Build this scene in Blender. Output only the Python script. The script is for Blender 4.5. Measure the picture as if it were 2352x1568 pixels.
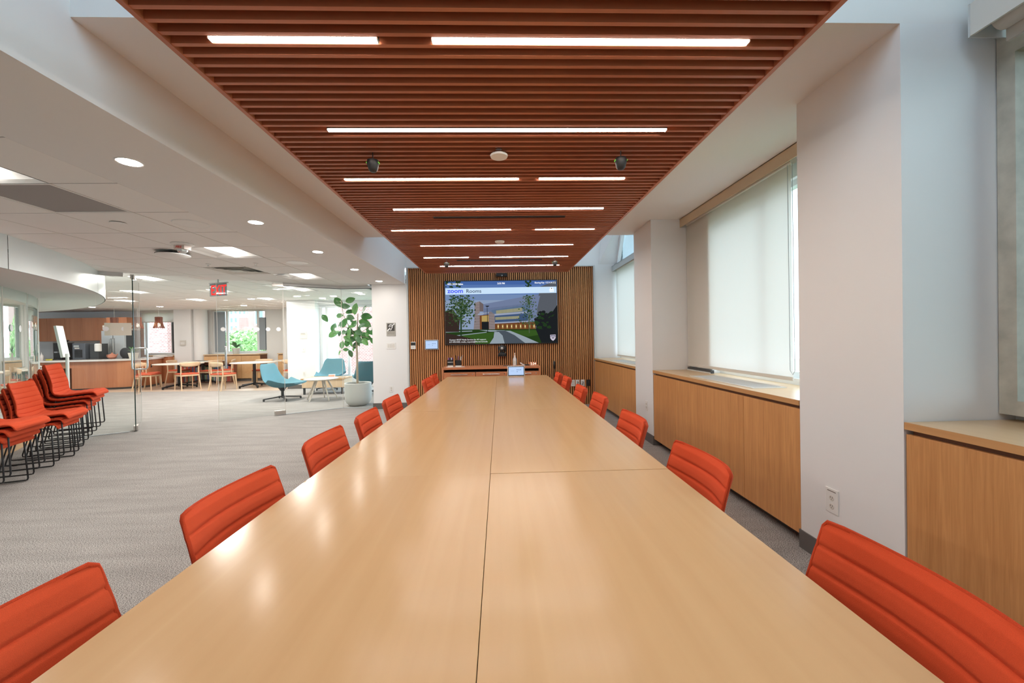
import bpy, bmesh, math, random
from mathutils import Vector, Matrix
random.seed(7)
PI = math.pi
sc = bpy.context.scene
COL = sc.collection
for o in list(bpy.data.objects):
    bpy.data.objects.remove(o)

# ---------------------------------------------------------------- camera
cam = bpy.data.cameras.new('camera')
camo = bpy.data.objects.new('camera', cam)
COL.objects.link(camo)
cam.sensor_fit = 'HORIZONTAL'
cam.sensor_width = 36
cam.lens = 36 * 919.33 / 2352
cam.clip_start = 0.05
cam.clip_end = 400
R_ = Vector((0.99936348, -0.03134499, -0.01703328))
U_ = Vector((0.01727130, 0.00733843, 0.99982391))
F_ = Vector((0.03121448, 0.99948169, -0.00787512))
camo.matrix_world = Matrix(((R_.x, U_.x, -F_.x, 0), (R_.y, U_.y, -F_.y, 0), (R_.z, U_.z, -F_.z, 1.31), (0, 0, 0, 1)))
sc.camera = camo

# ---------------------------------------------------------------- world, exposure
W = bpy.data.worlds.new('overcast_sky')
sc.world = W
W.use_nodes = True
bg = W.node_tree.nodes['Background']
bg.inputs[0].default_value = (0.70, 0.86, 1.0, 1)
bg.inputs[1].default_value = 9.0
sc.view_settings.view_transform = 'Standard'
sc.view_settings.look = 'None'
sc.view_settings.gamma = 1
sc.view_settings.use_curve_mapping = False
sc.view_settings.exposure = 0.08
sc.cycles.max_bounces = 10
sc.cycles.diffuse_bounces = 6
sc.cycles.glossy_bounces = 4
sc.cycles.transmission_bounces = 8
sc.cycles.transparent_max_bounces = 16
sc.cycles.sample_clamp_indirect = 6
sc.cycles.caustics_reflective = False
sc.cycles.caustics_refractive = False
sc.cycles.use_denoising = True

# brightness of the lamps (the lamps themselves are built with their housings below)
E_STRIP, E_DOWN, E_TROFF = 48.0, 110.0, 5.0
P_TROFF = 30.0      # watts of each square troffer

# ---------------------------------------------------------------- materials
MATS = {}


def nt(name):
    m = bpy.data.materials.new(name)
    m.use_nodes = True
    t = m.node_tree
    b = t.nodes['Principled BSDF']
    MATS[name] = m
    return m, t, b


def plain(name, c, rough=.6, metal=0, emit=None, es=0, spec=.5, bump=0, bscale=200, var=0):
    m, t, b = nt(name)
    b.inputs['Base Color'].default_value = (*c, 1)
    b.inputs['Roughness'].default_value = rough
    b.inputs['Metallic'].default_value = metal
    b.inputs['Specular IOR Level'].default_value = spec
    if emit:
        b.inputs['Emission Color'].default_value = (*emit, 1)
        b.inputs['Emission Strength'].default_value = es
    if bump or var:
        tc = t.nodes.new('ShaderNodeTexCoord')
        n = t.nodes.new('ShaderNodeTexNoise')
        n.inputs['Scale'].default_value = bscale
        n.inputs['Detail'].default_value = 3
        t.links.new(tc.outputs['Object'], n.inputs['Vector'])
        if bump:
            bp = t.nodes.new('ShaderNodeBump')
            bp.inputs['Strength'].default_value = bump
            bp.inputs['Distance'].default_value = .004
            t.links.new(n.outputs['Fac'], bp.inputs['Height'])
            t.links.new(bp.outputs['Normal'], b.inputs['Normal'])
        if var:
            r = t.nodes.new('ShaderNodeValToRGB')
            r.color_ramp.elements[0].position = .3
            r.color_ramp.elements[1].position = .7
            r.color_ramp.elements[0].color = (*[v * (1 - var) for v in c], 1)
            r.color_ramp.elements[1].color = (*[min(1, v * (1 + var)) for v in c], 1)
            t.links.new(n.outputs['Fac'], r.inputs['Fac'])
            t.links.new(r.outputs['Color'], b.inputs['Base Color'])
    return m


def wood(name, c1, c2, axis='Z', scale=1, rough=.4, coat=0, fine=40, big=.6, obj_random=0):
    """grain stretched along one axis, a fine streak layer and a broad cloud layer"""
    m, t, b = nt(name)
    tc = t.nodes.new('ShaderNodeTexCoord')
    mp = t.nodes.new('ShaderNodeMapping')
    k = {'X': (.04, 1, 1), 'Y': (1, .04, 1), 'Z': (1, 1, .04)}[axis]
    mp.inputs['Scale'].default_value = tuple(v * scale for v in k)
    t.links.new(tc.outputs['Object'], mp.inputs['Vector'])
    n1 = t.nodes.new('ShaderNodeTexNoise')
    n1.inputs['Scale'].default_value = fine
    n1.inputs['Detail'].default_value = 5
    n1.inputs['Distortion'].default_value = .6
    t.links.new(mp.outputs['Vector'], n1.inputs['Vector'])
    n2 = t.nodes.new('ShaderNodeTexNoise')
    n2.inputs['Scale'].default_value = fine * .12
    n2.inputs['Detail'].default_value = 3
    t.links.new(mp.outputs['Vector'], n2.inputs['Vector'])
    mx = t.nodes.new('ShaderNodeMix')
    mx.inputs[0].default_value = big
    t.links.new(n1.outputs['Fac'], mx.inputs[2])
    t.links.new(n2.outputs['Fac'], mx.inputs[3])
    src = mx.outputs[0]
    if obj_random:
        oi = t.nodes.new('ShaderNodeObjectInfo')
        ma = t.nodes.new('ShaderNodeMath')
        ma.operation = 'MULTIPLY_ADD'
        ma.inputs[1].default_value = obj_random
        t.links.new(oi.outputs['Random'], ma.inputs[0])
        ad = t.nodes.new('ShaderNodeMath')
        ad.operation = 'SUBTRACT'
        ad.inputs[1].default_value = obj_random * .5
        t.links.new(src, ma.inputs[2])
        t.links.new(ma.outputs[0], ad.inputs[0])
        src = ad.outputs[0]
    r = t.nodes.new('ShaderNodeValToRGB')
    r.color_ramp.elements[0].position = .3
    r.color_ramp.elements[1].position = .7
    r.color_ramp.elements[0].color = (*c1, 1)
    r.color_ramp.elements[1].color = (*c2, 1)
    t.links.new(src, r.inputs['Fac'])
    t.links.new(r.outputs['Color'], b.inputs['Base Color'])
    b.inputs['Roughness'].default_value = rough
    if coat:
        b.inputs['Coat Weight'].default_value = coat
        b.inputs['Coat Roughness'].default_value = .22
    return m


def thin_glass(name, tint, refl=1.0, rough=0.0, milky=0, milkcol=(.8, .85, .82)):
    """architectural glass: clear pane with a fresnel reflection, optionally with a frosted film"""
    m, t, b = nt(name)
    t.nodes.remove(b)
    out = t.nodes['Material Output']
    tr = t.nodes.new('ShaderNodeBsdfTransparent')
    tr.inputs[0].default_value = (*tint, 1)
    gl = t.nodes.new('ShaderNodeBsdfGlossy')
    gl.inputs['Roughness'].default_value = rough
    fr = t.nodes.new('ShaderNodeFresnel')
    fr.inputs[0].default_value = 1.5
    mu = t.nodes.new('ShaderNodeMath')
    mu.operation = 'MULTIPLY'
    mu.inputs[1].default_value = refl
    t.links.new(fr.outputs[0], mu.inputs[0])
    base = tr.outputs[0]
    if milky:
        df = t.nodes.new('ShaderNodeBsdfDiffuse')
        df.inputs[0].default_value = (*milkcol, 1)
        tl = t.nodes.new('ShaderNodeBsdfTranslucent')
        tl.inputs[0].default_value = (*milkcol, 1)
        m1 = t.nodes.new('ShaderNodeMixShader')
        m1.inputs[0].default_value = .5
        t.links.new(df.outputs[0], m1.inputs[1])
        t.links.new(tl.outputs[0], m1.inputs[2])
        m2 = t.nodes.new('ShaderNodeMixShader')
        m2.inputs[0].default_value = milky
        t.links.new(base, m2.inputs[1])
        t.links.new(m1.outputs[0], m2.inputs[2])
        base = m2.outputs[0]
    mx = t.nodes.new('ShaderNodeMixShader')
    t.links.new(mu.outputs[0], mx.inputs[0])
    t.links.new(base, mx.inputs[1])
    t.links.new(gl.outputs[0], mx.inputs[2])
    t.links.new(mx.outputs[0], out.inputs[0])
    return m


def blind_mat(name, c, tl=.5):
    m, t, b = nt(name)
    t.nodes.remove(b)
    out = t.nodes['Material Output']
    d = t.nodes.new('ShaderNodeBsdfDiffuse')
    d.inputs[0].default_value = (*c, 1)
    l = t.nodes.new('ShaderNodeBsdfTranslucent')
    l.inputs[0].default_value = (*c, 1)
    mx = t.nodes.new('ShaderNodeMixShader')
    mx.inputs[0].default_value = tl
    t.links.new(d.outputs[0], mx.inputs[1])
    t.links.new(l.outputs[0], mx.inputs[2])
    t.links.new(mx.outputs[0], out.inputs[0])
    return m


def carpet_mat():
    m, t, b = nt('carpet')
    tc = t.nodes.new('ShaderNodeTexCoord')
    mp = t.nodes.new('ShaderNodeMapping')
    mp.inputs['Scale'].default_value = (.55, 1.0, 1)
    t.links.new(tc.outputs['Object'], mp.inputs['Vector'])
    n = t.nodes.new('ShaderNodeTexNoise')
    n.inputs['Scale'].default_value = 270
    n.inputs['Detail'].default_value = 2
    t.links.new(mp.outputs[0], n.inputs['Vector'])
    n2 = t.nodes.new('ShaderNodeTexNoise')
    n2.inputs['Scale'].default_value = 7
    n2.inputs['Detail'].default_value = 2
    mp2 = t.nodes.new('ShaderNodeMapping')
    mp2.inputs['Scale'].default_value = (.25, 1.3, 1)
    t.links.new(tc.outputs['Object'], mp2.inputs['Vector'])
    t.links.new(mp2.outputs[0], n2.inputs['Vector'])
    r = t.nodes.new('ShaderNodeValToRGB')
    e = r.color_ramp.elements
    e[0].position = .36
    e[0].color = (.10, .09, .084, 1)
    e[1].position = .62
    e[1].color = (.50, .465, .435, 1)
    x = e.new(.48)
    x.color = (.29, .268, .25, 1)
    t.links.new(n.outputs['Fac'], r.inputs[0])
    mx = t.nodes.new('ShaderNodeMix')
    mx.data_type = 'RGBA'
    mx.blend_type = 'OVERLAY'
    mx.inputs[0].default_value = .25
    t.links.new(r.outputs[0], mx.inputs[6])
    t.links.new(n2.outputs['Fac'], mx.inputs[7])
    hs = t.nodes.new('ShaderNodeHueSaturation')
    hs.inputs['Saturation'].default_value = .8
    t.links.new(mx.outputs[2], hs.inputs['Color'])
    t.links.new(hs.outputs[0], b.inputs['Base Color'])
    b.inputs['Roughness'].default_value = .95
    b.inputs['Specular IOR Level'].default_value = .1
    bp = t.nodes.new('ShaderNodeBump')
    bp.inputs['Strength'].default_value = .5
    bp.inputs['Distance'].default_value = .006
    t.links.new(n.outputs['Fac'], bp.inputs['Height'])
    t.links.new(bp.outputs[0], b.inputs['Normal'])
    return m


def brick_mat():
    m, t, b = nt('brick_facade')
    tc = t.nodes.new('ShaderNodeTexCoord')
    sep = t.nodes.new('ShaderNodeSeparateXYZ')
    t.links.new(tc.outputs['Object'], sep.inputs[0])
    ad = t.nodes.new('ShaderNodeMath')
    t.links.new(sep.outputs[0], ad.inputs[0])
    t.links.new(sep.outputs[1], ad.inputs[1])
    cb = t.nodes.new('ShaderNodeCombineXYZ')
    t.links.new(ad.outputs[0], cb.inputs[0])
    t.links.new(sep.outputs[2], cb.inputs[1])
    br = t.nodes.new('ShaderNodeTexBrick')
    br.inputs['Color1'].default_value = (.24, .10, .085, 1)
    br.inputs['Color2'].default_value = (.33, .16, .135, 1)
    br.inputs['Mortar'].default_value = (.40, .34, .31, 1)
    br.inputs['Scale'].default_value = 3.2
    br.inputs['Mortar Size'].default_value = .03
    t.links.new(cb.outputs[0], br.inputs['Vector'])
    t.links.new(br.outputs[0], b.inputs['Base Color'])
    b.inputs['Roughness'].default_value = .9
    return m


def fabric(name, c, scale=900, var=.25, sheen=.3):
    m = plain(name, c, .9, spec=.15, bump=.35, bscale=scale, var=var)
    b = m.node_tree.nodes['Principled BSDF']
    b.inputs['Sheen Weight'].default_value = sheen
    b.inputs['Sheen Roughness'].default_value = .5
    b.inputs['Sheen Tint'].default_value = (*[min(1, v * 1.3 + .05) for v in c], 1)
    return m


def glow(name, c, s):
    m, t, b = nt(name)
    t.nodes.remove(b)
    e = t.nodes.new('ShaderNodeEmission')
    e.inputs[0].default_value = (*c, 1)
    e.inputs[1].default_value = s
    t.links.new(e.outputs[0], t.nodes['Material Output'].inputs[0])
    return m


plain('wall_paint', (.80, .80, .80), .7, bump=.03, bscale=250)
plain('ceiling_paint', (.80, .79, .78), .8)
plain('tile_white', (.86, .84, .82), .9, bump=.1, bscale=300)
plain('tile_grid', (.09, .085, .08), .6)
plain('baseboard_grey', (.12, .11, .105), .6)
carpet_mat()
brick_mat()
wood('maple_top', (.525, .318, .160), (.59, .38, .202), 'Y', 1, .18, fine=22, big=.6)
MATS['maple_top'].node_tree.nodes['Principled BSDF'].inputs['Specular IOR Level'].default_value = .2
wood('maple_edge', (.55, .32, .15), (.66, .41, .21), 'Y', 1, .35)
wood('oak_door', (.50, .225, .075), (.70, .355, .135), 'Z', 1.6, .42, fine=60, big=.35, obj_random=.1)
wood('oak_edge', (.50, .25, .095), (.62, .34, .14), 'Y', 1.4, .4, fine=40)
wood('oak_top', (.60, .40, .22), (.68, .48, .28), 'Y', 1, .3, fine=30)
plain('oak_shadow', (.16, .06, .025), .7)
wood('canopy_wood', (.37, .108, .05), (.54, .185, .092), 'X', 1, .42, fine=30, big=.5, obj_random=.25)
plain('canopy_dark', (.035, .012, .008), .9)
wood('slat_wood', (.44, .175, .06), (.64, .29, .11), 'Z', 1, .45, fine=35, big=.5, obj_random=.3)
plain('slat_dark', (.02, .009, .006), .9)
wood('credenza_wood', (.50, .17, .07), (.62, .24, .11), 'X', 1, .4)
wood('cherry', (.43, .155, .066), (.58, .25, .125), 'Z', .8, .38, fine=25, big=.55, obj_random=.25)
wood('beech', (.62, .44, .28), (.74, .56, .38), 'Z', 1, .45)
wood('ash_table', (.62, .56, .48), (.72, .66, .58), 'X', 1, .4)
wood('floor_planks', (.48, .37, .28), (.64, .52, .42), 'X', .6, .35)
fabric('orange_fabric', (.62, .080, .028), 1300, .14)
fabric('orange_piping', (.50, .055, .018), 900, .2)
fabric('salmon_fabric', (.62, .13, .07), 500, .1)
fabric('teal_fabric', (.12, .25, .30), 500, .1)
plain('black_metal', (.012, .012, .014), .4)
plain('dark_plastic', (.015, .015, .016), .45)
plain('charcoal', (.05, .052, .055), .5)
plain('steel', (.62, .62, .62), .28, 1)
plain('brushed', (.55, .52, .48), .38, 1)
plain('white_plastic', (.78, .77, .75), .4)
plain('off_white', (.66, .63, .58), .5)
plain('beige_plastic', (.74, .69, .58), .5)
plain('grey_metal', (.42, .45, .46), .5)
plain('light_metal', (.58, .59, .58), .4)
plain('valance_tan', (.62, .50, .35), .5)
plain('valance_grey', (.50, .54, .54), .5)
plain('vent_grey', (.34, .32, .31), .7, bump=.3, bscale=400)
plain('fridge', (.55, .58, .60), .35, .3)
plain('appliance_grey', (.10, .11, .13), .35)
plain('counter_stone', (.74, .71, .67), .25)
plain('pot_grey', (.58, .59, .57), .55)
plain('soil', (.035, .022, .016), 1, bump=.8, bscale=80)
plain('bark', (.42, .34, .25), .85, bump=.6, bscale=90)
plain('stem_green', (.16, .25, .09), .6)
plain('leaf_a', (.075, .24, .06), .38, var=.35, bscale=14)
plain('leaf_b', (.14, .34, .10), .38, var=.3, bscale=14)
plain('leaf_c', (.10, .22, .10), .4, var=.3, bscale=14)
plain('crown_a', (.17, .32, .10), .8, var=.4, bscale=3)
plain('crown_b', (.32, .48, .18), .8, var=.4, bscale=3)
plain('pale_facade', (.40, .38, .37), .9)
plain('concrete', (.20, .215, .20), .9, var=.3, bscale=1)
plain('window_dark', (.12, .15, .17), .2)
plain('frame_scuffed', (.48, .45, .38), .6, var=.15, bscale=14)
plain('frame_white', (.74, .76, .77), .4)
plain('panel_blue_grey', (.30, .34, .38), .5)
plain('fascia_white', (.70, .74, .74), .3)
plain('sign_metal', (.42, .40, .36), .45, .4)
plain('sign_dark', (.05, .045, .04), .5)
plain('text_grey', (.2, .18, .16), .6)
plain('red_print', (.6, .05, .03), .5)
plain('ground_green', (.12, .18, .08), 1)
plain('green_edge', (.01, .035, .03), .15)
plain('purple', (.20, .06, .28), .5)
plain('bottle_white', (.72, .68, .66), .3)
plain('pink', (.75, .40, .30), .5)
plain('yellow_sponge', (.65, .60, .08), .7)
plain('dot_white', (.85, .85, .85), .6)
plain('terracotta', (.50, .20, .13), .6)
plain('dark_wood_lamp', (.24, .095, .065), .5)
plain('alarm_body', (.66, .56, .51), .5)
for i_, c_ in enumerate([(.55, .12, .09), (.12, .2, .38), (.62, .55, .45), (.2, .33, .24), (.7, .68, .64), (.4, .3, .2)]):
    plain('book_%d' % i_, c_, .7)
thin_glass('clear_glass', (.95, .98, .97), .55)
thin_glass('drum_glass', (.76, .90, .85), .75, milky=.72, milkcol=(.60, .84, .74))
thin_glass('skylight_pane', (.32, .34, .35), .5, milky=.2, milkcol=(.5, .52, .53))
thin_glass('pane', (.94, .97, .96), .5)
thin_glass('dark_pane', (.60, .68, .64), 1.0, milky=.12, milkcol=(.4, .45, .42))
thin_glass('acrylic', (.72, .75, .77), .1, milky=.88, milkcol=(.42, .44, .46))
blind_mat('blind_cloth', (.78, .765, .72), .30)
blind_mat('mini_blind', (.75, .80, .82), .5)
glow('strip_light', (1, .90, .80), E_STRIP)
glow('down_light', (1, .93, .84), E_DOWN)
glow('troffer_light', (1, .95, .88), E_TROFF)
glow('bulb', (1, .72, .38), 14)
glow('exit_red', (1, .035, .03), 1.6)
glow('led_green', (.25, .9, .1), .8)
glow('tablet_glow', (.50, .66, .95), .95)
glow('tablet_text', (.2, .3, .55), .6)
glow('clock_digits', (1, .85, .7), 1.4)


# ---------------------------------------------------------------- builders
def link(o, parent=None):
    COL.objects.link(o)
    if parent:
        o.parent = parent
    return o


def tag(o, label=None, cat=None, group=None, kind=None):
    if label:
        o['label'] = label
    if cat:
        o['category'] = cat
    if group:
        o['group'] = group
    if kind:
        o['kind'] = kind
    return o


def thing(name, label, cat, loc=(0, 0, 0), rz=0, group=None, kind=None):
    o = bpy.data.objects.new(name, None)
    o.empty_display_size = .1
    o.location = loc
    o.rotation_euler = (0, 0, rz)
    link(o)
    return tag(o, label, cat, group, kind)


def copy_tree(o, parent=None):
    c = o.copy()
    COL.objects.link(c)
    if parent:
        c.parent = parent
    for ch in list(o.children):
        copy_tree(ch, c)
    return c


class MB:
    def __init__(s):
        s.v, s.f, s.m = [], [], []

    def add(s, vs, fs, mi=0):
        n = len(s.v)
        s.v += [tuple(v) for v in vs]
        s.f += [tuple(i + n for i in f) for f in fs]
        s.m += [mi] * len(fs)
        return s

    def box(s, x0, x1, y0, y1, z0, z1, mi=0):
        return s.add([(x0, y0, z0), (x1, y0, z0), (x1, y1, z0), (x0, y1, z0), (x0, y0, z1), (x1, y0, z1), (x1, y1, z1), (x0, y1, z1)],
                     [(0, 3, 2, 1), (4, 5, 6, 7), (0, 1, 5, 4), (1, 2, 6, 5), (2, 3, 7, 6), (3, 0, 4, 7)], mi)

    def obox(s, c, ax, ay, az, mi=0):
        """oriented box: centre and three half-axis vectors"""
        c, ax, ay, az = Vector(c), Vector(ax), Vector(ay), Vector(az)
        vs = [c + i * ax + j * ay + k * az for k in (-1, 1) for (i, j) in ((-1, -1), (1, -1), (1, 1), (-1, 1))]
        return s.add(vs, [(0, 3, 2, 1), (4, 5, 6, 7), (0, 1, 5, 4), (1, 2, 6, 5), (2, 3, 7, 6), (3, 0, 4, 7)], mi)

    def bar(s, a, b, w, h, mi=0):
        """rectangular bar from a to b"""
        a, b = Vector(a), Vector(b)
        d = (b - a)
        up = Vector((0, 0, 1)) if abs(d.normalized().z) < .9 else Vector((1, 0, 0))
        sx = d.cross(up).normalized()
        sy = sx.cross(d).normalized()
        return s.obox((a + b) / 2, d / 2, sx * w / 2, sy * h / 2, mi)

    def prism(s, poly, z0, z1, mi=0):
        n = len(poly)
        vs = [(x, y, z0) for x, y in poly] + [(x, y, z1) for x, y in poly]
        fs = [tuple(range(n - 1, -1, -1)), tuple(range(n, 2 * n))]
        fs += [(i, (i + 1) % n, n + (i + 1) % n, n + i) for i in range(n)]
        return s.add(vs, fs, mi)

    def tube(s, pts, r, n=8, closed=False, mi=0, r1=None, cap=True):
        pts = [Vector(p) for p in pts]
        N = len(pts)
        rings = []
        prev = None
        for i, p in enumerate(pts):
            a = pts[i - 1] if (i or closed) else p
            b = pts[(i + 1) % N] if (i < N - 1 or closed) else p
            d = (b - a).normalized()
            if prev is None:
                up = Vector((0, 0, 1)) if abs(d.z) < .9 else Vector((1, 0, 0))
                e = d.cross(up).normalized()
            else:
                e = (prev - d * prev.dot(d)).normalized()
            prev = e
            g = d.cross(e)
            rr = r if r1 is None else r + (r1 - r) * i / (N - 1)
            rings.append([p + (e * math.cos(2 * PI * k / n) + g * math.sin(2 * PI * k / n)) * rr for k in range(n)])
        vs = [v for q in rings for v in q]
        fs = []
        for i in range(N if closed else N - 1):
            j = (i + 1) % N
            for k in range(n):
                k2 = (k + 1) % n
                fs.append((i * n + k, i * n + k2, j * n + k2, j * n + k))
        if not closed and cap:
            fs += [tuple(range(n - 1, -1, -1)), tuple((N - 1) * n + k for k in range(n))]
        return s.add(vs, fs, mi)

    def lathe(s, prof, n=24, c=(0, 0, 0), mi=0, axis='Z'):
        vs, fs = [], []
        for r, z in prof:
            for k in range(n):
                a = 2 * PI * k / n
                p = (r * math.cos(a), r * math.sin(a), z)
                if axis == 'Y':
                    p = (p[0], p[2], p[1])
                elif axis == 'X':
                    p = (p[2], p[0], p[1])
                vs.append((c[0] + p[0], c[1] + p[1], c[2] + p[2]))
        for i in range(len(prof) - 1):
            for k in range(n):
                k2 = (k + 1) % n
                fs.append((i * n + k, i * n + k2, (i + 1) * n + k2, (i + 1) * n + k))
        fs += [tuple(range(n - 1, -1, -1)), tuple((len(prof) - 1) * n + k for k in range(n))]
        return s.add(vs, fs, mi)

    def sheet(s, g, mi=0):
        """a grid of points"""
        h, w = len(g), len(g[0])
        return s.add([p for r in g for p in r], [(i * w + j, i * w + j + 1, (i + 1) * w + j + 1, (i + 1) * w + j) for i in range(h - 1) for j in range(w - 1)], mi)

    def build(s, name, mats, parent=None, smooth=0, bevel=0, fix=True, seg=2):
        me = bpy.data.meshes.new(name)
        me.from_pydata(s.v, [], s.f)
        if not isinstance(mats, (list, tuple)):
            mats = [mats]
        for k in mats:
            me.materials.append(MATS[k])
        for p, i in zip(me.polygons, s.m):
            p.material_index = i
        if fix:
            b = bmesh.new()
            b.from_mesh(me)
            bmesh.ops.recalc_face_normals(b, faces=b.faces)
            b.to_mesh(me)
            b.free()
        if smooth:
            me.polygons.foreach_set('use_smooth', [True] * len(me.polygons))
            me.set_sharp_from_angle(angle=math.radians(smooth))
        me.update()
        o = bpy.data.objects.new(name, me)
        link(o, parent)
        if bevel:
            bv = o.modifiers.new('edge', 'BEVEL')
            bv.width = bevel
            bv.segments = seg
            bv.limit_method = 'ANGLE'
        return o


def BX(name, mat, parent, x0, x1, y0, y1, z0, z1, bevel=0):
    return MB().box(x0, x1, y0, y1, z0, z1).build(name, mat, parent, bevel=bevel)


def struct(name, mb, mat, label, cat, smooth=0):
    o = mb.build(name, mat, None, smooth)
    return tag(o, label, cat, None, 'structure')


def text(name, s, size, mat, parent, loc, rot=(PI / 2, 0, 0), align='LEFT', depth=.0005, bold=0, sx=1):
    """flat lettering as a mesh: lies in the XZ plane facing -Y by default"""
    cu = bpy.data.curves.new('lettering', 'FONT')
    cu.body = s
    cu.size = size
    cu.align_x = align
    cu.extrude = depth
    cu.offset = bold
    cu.resolution_u = 3
    t = bpy.data.objects.new('lettering', cu)
    COL.objects.link(t)
    bpy.context.view_layer.update()
    me = bpy.data.meshes.new_from_object(t.evaluated_get(bpy.context.evaluated_depsgraph_get()))
    bpy.data.objects.remove(t)
    bpy.data.curves.remove(cu)
    me.materials.clear()
    me.materials.append(MATS[mat])
    me.transform(Matrix.Translation(loc) @ Matrix([(1, 0, 0, 0), (0, 1, 0, 0), (0, 0, 1, 0), (0, 0, 0, 1)]) @ Matrix.Rotation(rot[2], 4, 'Z') @ Matrix.Rotation(rot[0], 4, 'X') @ Matrix.Scale(sx, 4, (1, 0, 0)))
    o = bpy.data.objects.new(name, me)
    return link(o, parent)


def crom(pts, n):
    """Catmull-Rom through points, n samples per span"""
    P = [Vector(p) for p in pts]
    P = [P[0] * 2 - P[1]] + P + [P[-1] * 2 - P[-2]]
    out = []
    for i in range(1, len(P) - 2):
        for k in range(n):
            t = k / n
            a, b, c, d = P[i - 1], P[i], P[i + 1], P[i + 2]
            out.append(.5 * ((2 * b) + (c - a) * t + (2 * a - 5 * b + 4 * c - d) * t * t + (3 * b - a - 3 * c + d) * t ** 3))
    out.append(P[-2])
    return out

# ================================================================ the building
def wall_cells(mb, axis, c0, c1, u0, u1, z0, z1, holes):
    """a wall slab c0..c1 thick along u with rectangular holes (u0,u1,z0,z1)"""
    us = sorted({u0, u1, *[h[0] for h in holes], *[h[1] for h in holes]})
    zs = sorted({z0, z1, *[h[2] for h in holes], *[h[3] for h in holes]})
    for a, b in zip(us, us[1:]):
        for p, q in zip(zs, zs[1:]):
            um, zm = (a + b) / 2, (p + q) / 2
            if any(h[0] < um < h[1] and h[2] < zm < h[3] for h in holes):
                continue
            if axis == 'X':
                mb.box(a, b, c0, c1, p, q)
            else:
                mb.box(c0, c1, a, b, p, q)
    return mb


def window(n, axis, c, u0, u1, z0, z1, label, mull=(), trans=(), fm='frame_white', w=.05, d=.07, glass='pane'):
    """frame bars are separate parts; one pane part per light"""
    t = thing('window_%d' % n, label, 'window', kind='structure')
    def bar(a, b, p, q, nm='frame_bar'):
        if axis == 'X':
            return BX(nm, fm, t, a, b, c - d / 2, c + d / 2, p, q)
        return BX(nm, fm, t, c - d / 2, c + d / 2, a, b, p, q)
    bar(u0, u0 + w, z0, z1); bar(u1 - w, u1, z0, z1)
    bar(u0 + w, u1 - w, z0, z0 + w); bar(u0 + w, u1 - w, z1 - w, z1)
    us = [u0 + w] + sorted(mull) + [u1 - w]
    for m_ in mull:
        bar(m_ - w / 2, m_ + w / 2, z0 + w, z1 - w, 'mullion')
    for z in trans:
        bar(u0 + w, u1 - w, z - w / 2, z + w / 2, 'transom')
    for a, b in zip(us, us[1:]):
        if axis == 'X':
            MB().add([(a, c, z0 + w), (b, c, z0 + w), (b, c, z1 - w), (a, c, z1 - w)], [(0, 1, 2, 3)]).build('pane', glass, t)
        else:
            MB().add([(c, a, z0 + w), (c, b, z0 + w), (c, b, z1 - w), (c, a, z1 - w)], [(0, 1, 2, 3)]).build('pane', glass, t)
    return t


# ---- floor
fl = struct('floor', MB().prism([(-17, -2.4), (2.6, -2.4), (2.6, 11.9), (-5.8, 11.9), (-5.8, 14.6), (-17, 14.6)], -.05, 0), 'carpet', 'speckled grey beige carpet floor of the whole room', 'floor')
MB().prism([(-17, 11.6), (-9.9, 11.42), (-5.98, 11.1), (-5.98, 14.4), (-17, 14.4)], 0, .004).build('wood_floor', 'floor_planks', fl)

# ---- outer walls
w = MB().box(-17.2, 2.6, -2.6, -2.4, 0, 4)
struct('wall_back', w, 'wall_paint', 'plain white wall behind the near end of the long table', 'wall')
w = MB().box(-17.2, -17, -2.4, 14.6, 0, 4)
struct('wall_left', w, 'wall_paint', 'white outer wall at the far left end of the building', 'wall')
w = wall_cells(MB(), 'Y', 2.36, 2.50, -2.6, 12.0, 0, 4, [(-.6, 1.72, .95, 3.5), (2.40, 4.22, .95, 2.55), (5.45, 7.70, .95, 2.58), (5.45, 7.70, 2.72, 3.55)])

struct('wall_right', w, 'wall_paint', 'white window wall on the right with deep bays', 'wall')
w = MB().box(2.275, 2.36, 4.22, 4.74, 0, 2.60)
struct('wall_blind_return', w, 'wall_paint', 'white wall strip behind the far side of the large roller blind', 'wall')
# gable triangle that slopes across the upper window of the far bay
w = MB().add([(2.30, 7.72, 2.70), (2.30, 7.72, 3.6), (2.30, 7.12, 3.6), (2.36, 7.72, 2.70), (2.36, 7.72, 3.6), (2.36, 7.12, 3.6)],
             [(0, 1, 2), (3, 5, 4), (0, 2, 5, 3), (0, 3, 4, 1), (1, 4, 5, 2)])
w.add([(1.95, 7.75, 2.72), (2.30, 7.75, 2.72), (2.30, 7.30, 3.55), (2.05, 7.75, 3.55)], [(0, 1, 2, 3), (0, 2, 3)][:1])
struct('wall_gable', w, 'wall_paint', 'white sloping gable piece over the farthest blind on the right', 'wall')

# ---- columns of the window wall
for n, (y0, y1, lab) in enumerate([(1.76, 2.39, 'white square column nearest the camera on the right, outlet low on its face'),
                                   (4.74, 5.35, 'white square column between the two right-hand blinds')]):
    struct('column_%d' % (n + 1), MB().box(1.83, 2.36, y0, y1, 0, 2.70), 'wall_paint', lab, 'column')
    struct('baseboard_column_%d' % (n + 1), MB().box(1.822, 2.0, y0 - .008, y1 + .008, 0, .11), 'baseboard_grey',
           'dark grey baseboard round the %s white column on the right' % ('near' if n == 0 else 'second'), 'baseboard')

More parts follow.
